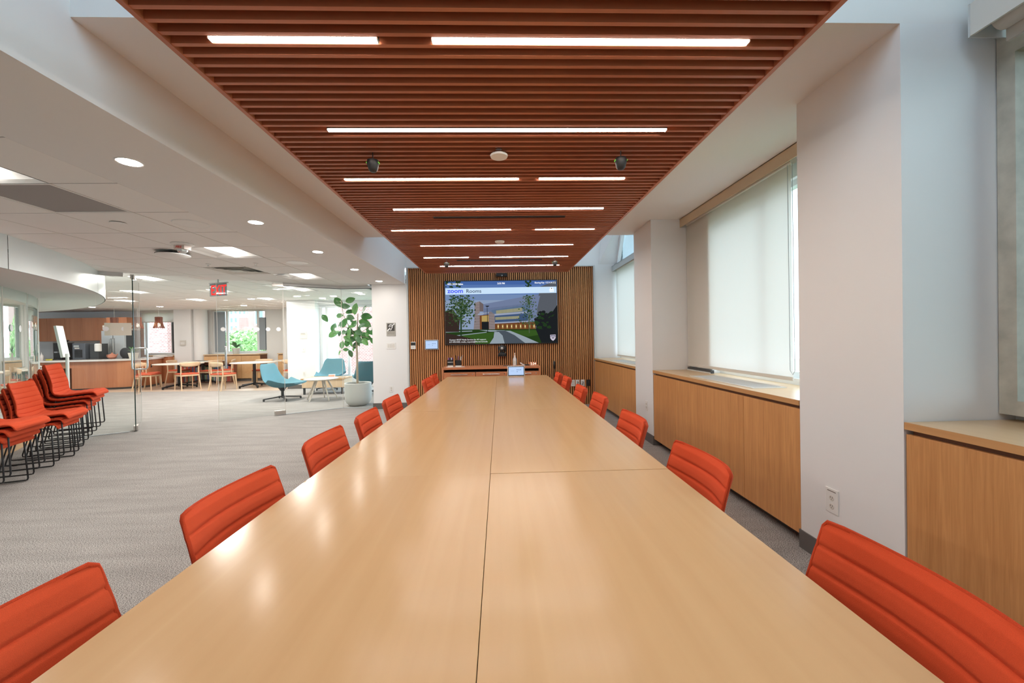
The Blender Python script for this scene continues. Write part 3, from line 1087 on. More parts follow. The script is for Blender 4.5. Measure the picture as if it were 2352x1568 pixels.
# ================================================================ cabinets under the windows
def cabinet(name, lab, y0, y1, seams, lip_end=None):
    t = thing(name, lab, 'cabinet', (1.83, y0, 0))
    L = y1 - y0
    BX('countertop', 'oak_top', t, .003, .529, 0, L, .872, .90)
    BX('top_edge', 'oak_edge', t, -.003, .003, 0, L, .868, .90)
    BX('carcass', 'oak_shadow', t, .03, .52, .01, L - .01, .10, .871)
    BX('plinth', 'baseboard_grey', t, .09, .50, .02, L - .02, 0, .10)
    ed = [0] + [s - y0 for s in seams] + [L]
    for a, b in zip(ed, ed[1:]):
        BX('door', 'oak_door', t, .004, .024, a + .002, b - .002, .075, .846, bevel=.001)
    return t


cabinet('window_cabinet', 'oak window cabinet at the right edge, nearest the camera', -1.4, 1.755, [-.5, .6])
c1 = cabinet('window_cabinet', 'oak window cabinet under the large roller blind', 2.395, 4.735, [2.966, 4.137])
cabinet('window_cabinet', 'oak window cabinet by the slat wall, under the farthest blind', 5.355, 7.712, [6.15, 6.93])


def register(lab, y0, y1, x0, x1):
    t = thing('air_register', lab, 'air vent', ((x0 + x1) / 2, (y0 + y1) / 2, .90))
    hx, hy = (x1 - x0) / 2, (y1 - y0) / 2
    MB().box(-hx, hx, -hy, -hy + .02, 0, .006).box(-hx, hx, hy - .02, hy, 0, .006).box(-hx, -hx + .02, -hy + .02, hy - .02, 0, .006).box(hx - .02, hx, -hy + .02, hy - .02, 0, .006).build('frame', 'off_white', t)
    n = 12
    for k in range(n):
        x = -hx + .03 + (2 * hx - .06) * k / (n - 1)
        BX('slat', 'light_metal', t, x - .004, x + .004, -hy + .02, hy - .02, .001, .005)
    BX('plate', 'grey_metal', t, -hx + .02, hx - .02, -hy + .02, hy - .02, 0, .001)


register('flat metal air register let into the cabinet top under the large blind', 2.95, 3.95, 1.90, 2.16)
register('flat metal air register let into the far cabinet top', 5.7, 6.9, 1.92, 2.16)
t = thing('sill_grille', 'dark narrow grille on the cabinet top under the wall side of the blind', 'air vent', (2.255, 4.44, .90))
BX('body', 'charcoal', t, -.02, .018, -.26, .26, 0, .035)
BX('lip', 'light_metal', t, -.028, -.02, -.26, .26, 0, .012)


# ================================================================ roller blinds
def roller_blind(lab, x, y0, y1, z0, z1, vz0, vz1, vmat, vy0, vy1, chain=True):
    t = thing('roller_blind', lab, 'blind', (x, 0, 0))
    MB().add([(0, y0, z0 + .03), (0, y1, z0 + .03), (0, y1, z1), (0, y0, z1)], [(0, 1, 2, 3)]).build('cloth', 'blind_cloth', t)
    BX('hem_bar', 'off_white', t, -.006, .006, y0, y1, z0, z0 + .03, bevel=.003)
    MB().box(-.075, -.068, vy0, vy1, vz0, vz1).box(-.075, .06, vy0, vy1, vz1 - .006, vz1).build('valance', vmat, t)
    MB().tube([(.02, y0, z1 + .03), (.02, y1, z1 + .03)], .028, 14).build('roller', 'off_white', t, 40)
    BX('bracket', 'light_metal', t, -.066, .06, vy1 - .006, vy1, vz0, vz1 - .006)
    BX('bracket', 'light_metal', t, -.066, .06, vy0, vy0 + .006, vz0, vz1 - .006)
    if chain:
        MB().tube([(-.012, y0 + .02, z1), (-.012, y0 + .015, z0 + .08), (-.012, y0 - .012, z0 + .05), (-.012, y0 - .035, z0 + .08), (-.012, y0 - .03, z1)], .0025, 5).build('bead_chain', 'grey_metal', t)
    return t


rb = roller_blind('large off-white roller blind drawn down in the middle bay on the right', 2.255, 3.01, 4.73, .945, 2.61, 2.60, 2.70, 'valance_tan', 2.40, 4.735)
roller_blind('off-white roller blind of the far bay, under a grey valance', 2.285, 5.37, 7.70, .935, 2.58, 2.575, 2.675, 'valance_grey', 5.36, 7.745, False)
t = thing('roller_blind', 'raised roller blind in a pale box at the top right corner', 'blind', (2.20, 0, 0))
MB().box(-.115, -.105, -1.2, 1.70, 2.60, 2.74).box(-.105, .07, -1.2, 1.70, 2.733, 2.74).build('valance', 'off_white', t)
BX('bracket', 'light_metal', t, -.118, .07, 1.70, 1.706, 2.595, 2.74)
MB().tube([(.0, -1.2, 2.66), (.0, 1.68, 2.66)], .05, 16).build('roller', 'off_white', t, 40)
BX('hem_bar', 'off_white', t, .035, .05, -1.2, 1.69, 2.57, 2.66)
t = thing('mini_blind', 'fine white slatted blind in the gable window over the farthest roller blind', 'blind', (2.40, 0, 0))
mb = MB()
for k in range(36):
    z = 2.74 + k * .0222
    mb.obox((0, 6.57, z), (.011, 0, -.006), (0, 1.1, 0), (.0003, 0, .0006))
tag(mb.build('slat', 'mini_blind', t), kind='stuff')
BX('head_rail', 'frame_white', t, -.02, .02, 5.46, 7.68, 3.535, 3.55)


# ================================================================ outlets, switches, signs on the walls
def outlet(lab, loc, rz, w=.075, h=.12, sockets=2, mat='white_plastic', printed=False):
    """plate in the XZ plane facing -Y before rotation"""
    t = thing('wall_outlet', lab, 'outlet', loc, rz)
    BX('plate', mat, t, -w / 2, w / 2, -.006, 0, -h / 2, h / 2, bevel=.002)
    for k in range(sockets):
        z = (k - (sockets - 1) / 2) * h * .34 - (.008 if printed else 0)
        f = MB().lathe([(.015, -.0075), (.0165, -.006)], 20, (0, 0, z), axis='Y').build('socket', 'off_white' if mat == 'white_plastic' else mat, t, 40)
        MB().box(-.007, -.005, -.0082, -.0074, z + .0, z + .009).box(.005, .007, -.0082, -.0074, z, z + .008).build('slots', 'dark_plastic', f)
        MB().lathe([(.0022, -.0082), (.0022, -.0074)], 8, (0, 0, z - .007), axis='Y').build('ground_hole', 'dark_plastic', f)
    if printed:
        BX('printed_code', 'text_grey', t, -.028, .028, -.0066, -.006, h / 2 - .017, h / 2 - .012)
    return t


outlet('white electrical outlet with a printed strip on the near white column', (1.83, 2.155, .38), -PI / 2, .085, .135, 2, printed=True)
outlet('white electrical outlet low on the second white column', (1.83, 4.95, .44), -PI / 2, .075, .12, 2)
outlet('white electrical outlet low on the wall under the hearing loop sign', (-2.09, 7.75, .375), 0, .075, .12, 2)
# power plates on the slat wall, each with a plugged cable
for x, lab, dark in ((1.415, 'white power plate on the slat wall, first of the row, behind a chair', 0), (1.505, 'white power plate with a black plug, middle of the row on the slat wall', 0),
                     (1.605, 'white power plate with a slanted cable on the slat wall beside the black one', 0), (1.712, 'black power plate at the right end of the row on the slat wall', 1)):
    t = outlet(lab, (x, 7.745, .42), 0, .075, .125, 2, 'dark_plastic' if dark else 'white_plastic')
    if x > 1.45:
        MB().tube([(.0, -.008, .02), (.01, -.03, .015), (-.02, -.035, -.03), (-.03, -.03, -.08)], .005, 6).build('plug_cable', 'dark_plastic', t, 60)
t = thing('switch_plate', 'wide white plate of light switches under the hearing loop sign', 'switch', (-2.08, 7.75, 1.205))
BX('plate', 'white_plastic', t, -.088, .088, -.006, 0, -.06, .06, bevel=.002)
for k in range(4):
    BX('switch', 'off_white', t, -.066 + k * .036, -.042 + k * .036, -.0095, -.006, -.034, .034, bevel=.001)
# hearing loop sign: ear symbol in white on a dark square, text below
t = thing('hearing_loop_sign', 'grey metal sign with a white ear symbol on a dark square', 'sign', (-2.075, 7.75, 1.52))
BX('plate', 'sign_metal', t, -.088, .088, -.006, 0, -.128, .128, bevel=.002)
BX('dark_square', 'sign_dark', t, -.07, .07, -.0066, -.006, -.03, .11)


def stroke(name, pts, wd, parent, mat, yy=-.0072):
    m = MB()
    for (x0, z0), (x1, z1) in zip(pts, pts[1:]):
        d = Vector((x1 - x0, z1 - z0)); L = d.length; d /= max(L, 1e-6); n = Vector((-d.y, d.x)) * wd / 2
        e = d * wd * .25
        q = [(x0 - e.x + n.x, z0 - e.y + n.y), (x1 + e.x + n.x, z1 + e.y + n.y), (x1 + e.x - n.x, z1 + e.y - n.y), (x0 - e.x - n.x, z0 - e.y - n.y)]
        m.add([(a, yy, b) for a, b in q], [(3, 2, 1, 0)])
    return m.build(name, mat, parent, fix=False)


ear = [(-.036, .052), (-.030, .078), (-.008, .093), (.018, .086), (.032, .064), (.026, .040), (.012, .024), (.006, .004), (-.012, -.012)]
stroke('ear_symbol', ear, .015, t, 'dot_white')
stroke('ear_symbol', [(-.016, .052), (-.006, .066), (.010, .062), (.012, .048)], .010, t, 'dot_white')
stroke('slash', [(-.068, -.026), (-.02, .022)], .022, t, 'dot_white')
stroke('slash', [(.034, .078), (.066, .108)], .018, t, 'dot_white')
text('lettering', 'HEARING LOOP', .020, 'text_grey', t, (0, -.0068, -.062), align='CENTER')
text('lettering', 'INSTALLED', .026, 'text_grey', t, (0, -.0068, -.09), align='CENTER')
t = thing('thermostat', 'small white and black thermostat at the left edge of the slat wall', 'thermostat', (-1.653, 7.745, 1.205))
BX('body', 'white_plastic', t, -.045, .045, -.03, 0, -.07, .07, bevel=.004)
BX('display', 'dark_plastic', t, -.043, .043, -.033, -.03, .002, .058)
BX('button', 'off_white', t, -.02, .02, -.032, -.03, -.045, -.02)


def tablet_face(t, w, h, frame='white_plastic'):
    BX('case', frame, t, -w / 2, w / 2, 0, .014, -h / 2, h / 2, bevel=.008)
    BX('bezel', 'dark_plastic', t, -w / 2 + .008, w / 2 - .008, -.002, 0, -h / 2 + .008, h / 2 - .008)
    BX('screen', 'tablet_glow', t, -w / 2 + .018, w / 2 - .018, -.0028, -.002, -h / 2 + .02, h / 2 - .018)
    for k in range(3):
        MB().lathe([(.007, -.0034), (.007, -.0028)], 10, (w * .06 + k * .026, 0, h * .12), axis='Y').build('icon', 'tablet_text', t)
    MB().lathe([(.006, -.0034), (.006, -.0028)], 10, (w * .06, 0, -h * .06), axis='Y').build('icon', 'tablet_text', t)
    BX('text_line', 'tablet_text', t, -w * .3, -w * .12, -.0032, -.0028, h * .0, h * .015)


t = thing('wall_tablet', 'white framed touch tablet mounted on the slat wall left of the screen', 'tablet', (-1.30, 7.71, 1.213))
tablet_face(t, .262, .188)
BX('wall_mount', 'dark_plastic', t, -.05, .05, .014, .034, -.05, .05)
t = thing('table_tablet', 'white framed touch tablet standing at the far end of the table', 'tablet', (.243, 6.02, .815), 0)
tablet_face(t, .262, .158)
BX('stand', 'white_plastic', t, -.10, .10, .0, .09, -.078, -.07, bevel=.003)
BX('support', 'white_plastic', t, -.03, .03, .014, .06, -.07, .03)
t.rotation_euler = (-.12, 0, 0)
t.location.z = .8165

# ================================================================ the wall screen
TW, TH = 2.172, 1.232
tv = thing('wall_screen', 'huge wall mounted display showing a welcome picture of a campus building', 'screen', (.048, 7.69, 1.815))
BX('chassis', 'dark_plastic', tv, -TW / 2, TW / 2, 0, .055, -TH / 2, TH / 2, bevel=.004)
BX('screen_panel', 'dark_plastic', tv, -TW / 2 + .012, TW / 2 - .012, -.002, 0, -TH / 2 + .014, TH / 2 - .014)
BX('mount', 'black_metal', tv, -.4, .4, .055, .1, -.3, .3)
PW, PH = TW - .03, TH - .034


def pic(u, v, k=0):
    """picture coordinates, u 0..1 left to right, v 0..1 top to bottom, k layer"""
    return (-PW / 2 + u * PW, -.0025 - k * .0002, PH / 2 - v * PH)


def cr(x, y):
    u = (x - 160) / 2035
    return u, (y - (200 - 15 * u)) / 1135


PICM = {}


def pm(name, c, s=1.0):
    if name not in MATS:
        glow(name, c, s)
    return name


CUR = [.0]


def lay(name, polys, k):
    """one layer of flat coloured shapes on the lit screen: polys = [(matname, [(x,y)...])] in picture pixels"""
    CUR[0] += .0003
    mats = []
    m = MB()
    for mn, pts in polys:
        if mn not in mats:
            mats.append(mn)
        vs = []
        for x, y in pts:
            u, v = cr(x, y)
            q = pic(min(1, max(0, u)), min(1, max(0, v)))
            vs.append((q[0], q[1] - CUR[0], q[2]))
        CUR[0] += 4e-6
        m.add(vs, [tuple(range(len(vs)))], mats.index(mn))
    return m.build(name, mats, tv, fix=False)


pm('p_sky0', (.055, .12, .34)); pm('p_sky1', (.09, .17, .40)); pm('p_sky2', (.16, .24, .42)); pm('p_sky3', (.24, .31, .45)); pm('p_dark', (.012, .014, .016)); pm('p_brown', (.035, .022, .018))
pm('p_tower', (.23, .19, .19)); pm('p_tower2', (.14, .11, .115)); pm('p_wall', (.15, .19, .31)); pm('p_glass', (.11, .17, .27)); pm('p_glass2', (.34, .33, .19)); pm('p_glass3', (.05, .09, .19))
pm('p_band', (.30, .34, .44)); pm('p_mull', (.03, .05, .10)); pm('p_gold', (.42, .30, .10)); pm('p_ember', (.15, .055, .02)); pm('p_grass', (.035, .085, .015)); pm('p_grass2', (.018, .045, .010))
pm('p_path', (.27, .32, .36)); pm('p_road', (.065, .08, .10)); pm('p_leaf', (.016, .040, .014)); pm('p_leaf2', (.04, .085, .025)); pm('p_leaf3', (.07, .10, .05)); pm('p_banner', (.55, .72, .90)); pm('p_white', (.95, .97, 1)); pm('p_blue', (.09, .13, .90)); pm('p_ink', (.012, .025, .07)); pm('p_side', (.09, .10, .12)); pm('p_shield', (.55, .50, .60)); pm('p_lampw', (1, .85, .55))
lay('picture_sky', [('p_sky0', [(150, 180), (2210, 180), (2210, 260), (150, 260)]), ('p_sky1', [(150, 260), (2210, 260), (2210, 440), (150, 440)]),
                    ('p_sky2', [(150, 440), (2210, 440), (2210, 540), (150, 540)]), ('p_sky3', [(150, 540), (2210, 540), (2210, 1340), (150, 1340)])], 0)
B = [('p_wall', [(840, 615), (1640, 472), (1900, 430), (1900, 960), (840, 960)]), ('p_glass', [(1000, 720), (1700, 620), (1700, 760), (1000, 800)]), ('p_glass2', [(1080, 730), (1560, 680), (1560, 745), (1080, 790)]),
     ('p_band', [(930, 800), (1640, 750), (1640, 775), (930, 830)]), ('p_glass3', [(1050, 825), (1660, 785), (1660, 930), (1050, 945)]), ('p_glass2', [(1065, 850), (1500, 830), (1500, 880), (1065, 900)]),
     ('p_band', [(1040, 945), (1700, 918), (1700, 938), (1040, 968)]), ('p_ember', [(1040, 968), (1800, 938), (1800, 1075), (1040, 1075)]),
     ('p_tower2', [(780, 560), (850, 610), (850, 745), (780, 745)]), ('p_tower', [(690, 590), (780, 560), (780, 1075), (665, 1075), (690, 800)]),
     ('p_band', [(745, 785), (950, 750), (950, 775), (745, 808)]), ('p_ember', [(780, 815), (945, 800), (945, 1075), (780, 1075)]), ('p_gold', [(815, 825), (940, 815), (940, 930), (815, 930)]), ('p_dark', [(815, 930), (940, 930), (940, 1070), (815, 1070)]),
     ('p_tower', [(945, 760), (990, 750), (1050, 800), (1055, 1075), (945, 1075)]), ('p_side', [(1900, 420), (2190, 400), (2190, 900), (1830, 820), (1830, 700)]), ('p_side', [(1890, 300), (2190, 190), (2190, 430), (1860, 470)])]
lay('picture_building', B, 1)
D_ = []
for k in range(34):
    x = 870 + k * 25
    D_.append(('p_mull', [(x, 690 - k * 2.8), (x + 5, 690 - k * 2.8), (x + 5, 800 - k * 1.6), (x, 800 - k * 1.6)]))
for k in range(26):
    x = 1060 + k * 23
    D_.append(('p_mull', [(x, 826 - k * 1.5), (x + 5, 826 - k * 1.5), (x + 5, 942 - k * .8), (x, 942 - k * .8)]))
for k in range(9):
    yy = 630 + k * 50
    D_.append(('p_tower2', [(675, yy), (778, yy - 8), (778, yy - 3), (675, yy + 5)]))
    if yy > 800:
        D_.append(('p_tower2', [(948, yy - 10), (1050, yy + 5), (1050, yy + 10), (948, yy - 5)]))
for k in range(9):
    x = 1100 + k * 82
    D_.append(('p_gold', [(x, 985), (x + 26, 985), (x + 26, 1055), (x, 1055)]))
    D_.append(('p_lampw', [(x + 6, 1005), (x + 18, 1005), (x + 18, 1030), (x + 6, 1030)]))
tag(lay('picture_facade_lines', D_, 2), kind='stuff')
lay('picture_ground', [('p_grass2', [(150, 1070), (2210, 1070), (2210, 1345), (150, 1345)]), ('p_grass', [(470, 1170), (1035, 1120), (1030, 1180), (955, 1345), (700, 1345), (470, 1240)]), ('p_grass', [(1240, 1095), (1800, 1090), (1900, 1170), (1650, 1210)]),
                       ('p_path', [(150, 1105), (640, 1090), (640, 1105), (150, 1120)]), ('p_path', [(250, 1185), (900, 1115), (900, 1128), (250, 1200)]), ('p_path', [(770, 1080), (1250, 1090), (1130, 1110), (960, 1112)]),
                       ('p_path', [(1040, 1118), (1130, 1118), (1190, 1180), (1225, 1345), (950, 1345), (1025, 1220)]), ('p_road', [(1060, 1095), (1240, 1095), (1420, 1180), (1600, 1345), (1225, 1345), (1190, 1185), (1120, 1115)]),
                       ('p_path', [(1240, 1095), (1330, 1098), (1600, 1210), (1850, 1345), (1600, 1345), (1410, 1180)])], 3)
rn = random.Random(3)
Lf = [('p_brown', [(150, 740), (290, 700), (420, 860), (400, 1110), (150, 1110)]), ('p_brown', [(150, 1130), (430, 1190), (690, 1250), (690, 1345), (150, 1345)]), ('p_leaf', [(425, 760), (460, 760), (448, 1190), (424, 1190)]), ('p_leaf3', [(1668, 780), (1690, 780), (1688, 1145), (1670, 1145)]),
      ('p_dark', [(914, 650), (922, 650), (926, 1130), (914, 1130)]), ('p_dark', [(880, 640), (960, 640), (940, 660), (905, 660)]), ('p_dark', [(1820, 880), (1900, 780), (2060, 830), (2200, 640), (2200, 1345), (1900, 1345), (1800, 1080)])]
for k in range(1150):
    if k < 700:
        x, y, r, mt = rn.gauss(430, 130), rn.gauss(680, 150), rn.uniform(6, 26), rn.choice(['p_leaf', 'p_leaf', 'p_leaf', 'p_leaf2', 'p_leaf2', 'p_leaf3'])
        x = min(x, 700)
    elif k < 1000:
        y = rn.uniform(440, 1000)
        x, r, mt = rn.gauss(1670, 40 + (y - 430) * .12), rn.uniform(5, 20), rn.choice(['p_leaf', 'p_leaf2', 'p_leaf2', 'p_leaf3'])
    else:
        x, y, r, mt = rn.uniform(1800, 2160), rn.uniform(760, 1150), rn.uniform(20, 60), rn.choice(['p_dark', 'p_leaf', 'p_dark'])
    if y < 450 or y > 1060:
        continue
    a0 = rn.uniform(0, 1)
    Lf.append((mt, [(x + r * math.cos(a0 + q) * rn.uniform(.6, 1.1), y + r * .7 * math.sin(a0 + q) * rn.uniform(.6, 1.1)) for q in (0, 1.1, 2.2, 3.2, 4.2, 5.2)]))
for k in range(26):
    x, y, r = rn.uniform(170, 430), rn.uniform(190, 310), rn.uniform(12, 30)
    Lf.append(('p_leaf', [(x + r * math.cos(q), y + r * .7 * math.sin(q)) for q in (0, 1.2, 2.5, 3.7, 5)]))
for k in range(14):
    x, y, r = rn.gauss(1660, 26), rn.uniform(195, 300), rn.uniform(10, 26)
    Lf.append(('p_leaf', [(x + r * math.cos(q), y + r * math.sin(q)) for q in (0, 1.2, 2.5, 3.7, 5)]))
tag(lay('picture_trees', Lf, 4), kind='stuff')
lay('banner', [('p_banner', [(165, 322), (2190, 302), (2190, 415), (165, 437)])], 5)
sh = [(2060, 1180), (2160, 1175), (2160, 1235), (2145, 1262), (2112, 1290), (2080, 1268), (2062, 1240)]
lay('crest_shield', [('p_shield', sh)], 6)
lay('crest_marks', [('p_ink', [(2072 + q * 30, 1188), (2092 + q * 30, 1187), (2092 + q * 30, 1204), (2072 + q * 30, 1205)]) for q in range(3)] + [('p_ink', [(2064, 1212), (2158, 1208), (2158, 1212), (2064, 1216)]), ('p_side', [(2085, 1228), (2140, 1226), (2128, 1244), (2096, 1246)])], 7)
lay('people_icon', [('p_white', [(2070, 318), (2128, 316), (2128, 350), (2070, 352)]), ('p_white', [(2055, 352), (2142, 350), (2146, 366), (2052, 368)]), ('p_white', [(2065, 372), (2085, 372), (2085, 398), (2065, 398)]), ('p_white', [(2090, 372), (2110, 372), (2110, 398), (2090, 398)]), ('p_white', [(2118, 371), (2138, 371), (2138, 397), (2118, 397)])], 7)
lay('icon_mark', [('p_side', [(2090, 326), (2108, 325), (2108, 342), (2090, 343)])], 8)


def scr_text(s, x, y, px, mat, align='LEFT', bold=0, sx=1):
    u, v = cr(x, y)
    p = pic(u, v)
    p = (p[0], p[1] - CUR[0] - .0006, p[2])
    return text('lettering', s, px / 1135 * PH * 1.38, mat, tv, p, align=align, bold=bold, depth=.0001, sx=sx)


scr_text('HKS | B322 Salata', 200, 262, 30, 'p_white', bold=.0012, sx=.95)
scr_text('2:35 PM', 1178, 252, 30, 'p_white', 'CENTER', .0012)
scr_text('Sharing Key  E Z G K Z J', 1790, 242, 28, 'p_white', bold=.001, sx=.98)
scr_text('zoom', 205, 407, 80, 'p_blue', bold=.0035, sx=1.12)
scr_text('Rooms', 540, 405, 66, 'p_ink', bold=.0005, sx=1.07)
scr_text('Contact HKSIT Media Services for AV support:', 222, 1268, 26, 'p_white', sx=.97)
scr_text('617-495-0455, media_requests@hks.harvard.edu', 222, 1307, 26, 'p_white', sx=.97)

t = thing('camera_bar', 'small black camera bar above the wall screen', 'camera', (.06, 7.70, 2.52))
BX('body', 'dark_plastic', t, -.11, .11, 0, .045, -.02, .025, bevel=.006)
MB().lathe([(.012, -.006), (.014, 0)], 14, (.01, 0, 0), axis='Y').build('lens', 'steel', t, 40)
BX('shelf', 'black_metal', t, -.10, .10, .0, .05, .025, .045)
t = thing('pan_tilt_camera', 'black pan-tilt camera on a small wall shelf under the wall screen', 'camera', (.045, 7.64, .985))
BX('shelf', 'black_metal', t, -.085, .085, -.07, .105, -.012, 0)
BX('base', 'dark_plastic', t, -.075, .075, -.06, .06, 0, .05, bevel=.01)
MB().lathe([(.03, .05), (.045, .055), (.045, .075), (.03, .08)], 20).build('neck', 'dark_plastic', t, 40)
for s in (-1, 1):
    BX('yoke_arm', 'dark_plastic', t, s * .066 - .01, s * .066 + .01, -.035, .045, .07, .19, bevel=.006)
MB().lathe([(.04, -.055), (.058, -.045), (.06, .03), (.045, .05)], 24, (0, 0, .14), axis='Y').build('head', 'dark_plastic', t, 40)
MB().lathe([(.022, -.062), (.036, -.058), (.038, -.052)], 20, (0, 0, .14), axis='Y').build('lens_ring', 'charcoal', t, 40)
MB().lathe([(.01, -.064), (.022, -.0625)], 16, (0, 0, .14), axis='Y').build('lens', 'steel', t, 40)

# ================================================================ credenza and what stands on it
cz = thing('credenza', 'reddish wood credenza with lockable doors under the wall screen', 'credenza', (-.155, 7.46, 0))
h = .885
BX('top', 'credenza_wood', cz, -h, h, -.27, .24, .765, .80, bevel=.002)
for s in (-1, 1):
    BX('side_panel', 'credenza_wood', cz, s * h - .03 * (s > 0), s * h + .03 * (s < 0), -.27, .24, 0, .765)
BX('back_panel', 'credenza_wood', cz, -h + .03, h - .03, .21, .23, .03, .765)
BX('bottom', 'credenza_wood', cz, -h + .03, h - .03, -.25, .21, .04, .07)
BX('shelf', 'slat_dark', cz, -h + .03, h - .03, -.22, .21, .72, .728)
dw = (2 * h - .06) / 3
for k in range(3):
    x0 = -h + .03 + k * dw
    d = BX('door', 'credenza_wood', cz, x0 + .004, x0 + dw - .004, -.27, -.25, .08, .715, bevel=.001)
    MB().tube([(x0 + .13, -.29, .678), (x0 + dw - .14, -.29, .678)], .006, 8).tube([(x0 + .16, -.29, .678), (x0 + .16, -.268, .678)], .004, 6).tube([(x0 + dw - .17, -.29, .678), (x0 + dw - .17, -.268, .678)], .004, 6).build('handle', 'steel', d, 40)
    MB().lathe([(.009, -.274), (.009, -.268)], 14, (x0 + dw - .05, 0, .678), axis='Y').build('lock', 'steel', d, 40)
    if k:
        BX('divider', 'slat_dark', cz, x0 - .01, x0 + .01, -.25, .2, .07, .72)
t = thing('paper_sheet', 'white sheet of paper under the marker holders on the credenza', 'paper', (-.82, 7.42, .80), .06)
BX('sheet', 'dot_white', t, -.17, .17, -.06, .06, 0, .002)
t = thing('marker_holder', 'black and white marker holder with purple caps at the left end of the credenza', 'holder', (-.91, 7.42, .802))
BX('base', 'off_white', t, -.05, .05, -.05, .05, 0, .03)
MB().box(-.05, .05, -.05, .05, .03, .13).build('cup', 'dark_plastic', t, bevel=.004)
BX('band', 'white_plastic', t, -.0505, .0505, -.0505, .0505, .085, .095)
for k, (x, yy) in enumerate(((-.03, -.02), (-.01, .01), (.015, -.01), (.03, .015), (0, -.03))):
    MB().lathe([(.011, .12), (.011, .165), (.007, .17)], 10, (x, yy, 0)).build('marker', ['purple', 'dark_plastic', 'white_plastic', 'purple', 'dark_plastic'][k], t, 40)
t = thing('pen_cup', 'black pen cup full of pens at the left end of the credenza', 'pen cup', (-.765, 7.44, .802))
BX('base', 'off_white', t, -.055, .055, -.05, .05, 0, .025)
MB().add([(-.045, -.045, .025), (.045, -.045, .025), (.045, .045, .025), (-.045, .045, .025), (-.052, -.05, .12), (.052, -.05, .12), (.052, .05, .12), (-.052, .05, .12)],
         [(0, 3, 2, 1), (0, 1, 5, 4), (1, 2, 6, 5), (2, 3, 7, 6), (3, 0, 4, 7)]).build('cup', 'dark_plastic', t)
for k, (x, yy, dx) in enumerate(((-.03, 0, -.02), (-.01, .02, .01), (.015, 0, .03), (.03, .01, .045), (0, -.02, 0), (.02, -.02, .03))):
    MB().tube([(x, yy, .03), (x + dx, yy, .21 - .012 * (k % 3))], .0055, 7).build('pen', ['dark_plastic', 'white_plastic', 'charcoal', 'steel', 'purple', 'white_plastic'][k], t)
t = thing('spray_bottle', 'white pump bottle standing on the credenza', 'bottle', (.28, 7.50, .80))
MB().lathe([(.03, 0), (.036, .004), (.036, .10), (.032, .13), (.016, .155), (.012, .165)], 20).build('body', 'bottle_white', t, 40)
MB().lathe([(.0365, .035), (.0365, .09)], 20).build('label', 'off_white', t, 40)
MB().lathe([(.014, .165), (.014, .185), (.006, .19), (.005, .225)], 14).build('pump', 'white_plastic', t, 40)
MB().bar((0, .006, .23), (0, -.045, .225), .014, .012).build('nozzle', 'white_plastic', t)
t = thing('cable_adapter', 'white cable adapter lying on the credenza beside the bottle', 'adapter', (.40, 7.42, .80), .3)
MB().tube([(-.03, 0, .05), (-.01, -.01, .045), (.02, -.01, .02), (.05, -.02, .012)], .012, 8).build('plug', 'white_plastic', t, 50)
MB().tube([(.05, -.02, .008), (.09, .01, .006), (.06, .05, .006), (0, .04, .006)], .004, 6).build('cord', 'white_plastic', t, 50)
t = thing('handheld_remote', 'small black remote with a cord on the credenza', 'remote', (.50, 7.45, .80), -.4)
BX('body', 'dark_plastic', t, -.05, .05, -.02, .02, 0, .022, bevel=.004)
MB().tube([(.05, 0, .01), (.09, .02, .02), (.07, .06, .045), (.02, .05, .008)], .005, 6).build('cord', 'dark_plastic', t, 50)
t = thing('desk_clock', 'wooden digital clock showing 2:34 at the right end of the credenza', 'clock', (.615, 7.45, .80))
BX('body', 'credenza_wood', t, -.075, .075, -.02, .03, 0, .065, bevel=.002)
text('digits', '2:34', .062, 'clock_digits', t, (.006, -.0206, .012), align='CENTER', bold=.0006)
text('digits', '-', .04, 'clock_digits', t, (-.062, -.0206, .018))
t = thing('wall_microphone_pole', 'thin black pole leaning on the slat wall right of the credenza', 'pole', (1.05, 7.72, 0))
MB().tube([(0, -.02, 0), (.0, .005, .72)], .007, 8).build('rod', 'black_metal', t, 40)
MB().lathe([(.008, .70), (.02, .72), (.02, .84), (.01, .86)], 14).build('grip', 'dark_plastic', t, 40)
BX('foot', 'black_metal', t, -.06, .06, -.06, .02, 0, .008)
t = thing('folded_cloth', 'flat dark mat lying on the credenza beside the pan-tilt camera', 'mat', (.13, 7.44, .80))
BX('mat', 'charcoal', t, -.07, .07, -.05, .05, 0, .006, bevel=.002)

# ================================================================ ceiling fixtures left of the table
for k in range(5):
    lab = 'round recessed downlight, ' + ['nearest the camera', 'second from the camera', 'third from the camera', 'fourth from the camera', 'last one before the slat wall'][k] + ' in the bulkhead row'
    t = thing('downlight', lab, 'downlight', (-2.16, 2.434 + 1.2215 * k, 2.386), group='downlights in the bulkhead')
    MB().lathe([(.055, -.002), (.064, -.004), (.068, 0)], 32).build('trim_ring', 'ceiling_paint', t, 40)
    MB().lathe([(.01, -.0045), (.054, -.0035)], 32).build('lens', 'down_light', t, 40)
t = thing('downlight', 'round recessed downlight in the bulkhead beside the camera, outside the left edge', 'downlight', (-2.16, 1.21, 2.386), group='downlights in the bulkhead')
MB().lathe([(.055, -.002), (.064, -.004), (.068, 0)], 32).build('trim_ring', 'ceiling_paint', t, 40)
MB().lathe([(.01, -.0045), (.054, -.0035)], 32).build('lens', 'down_light', t, 40)


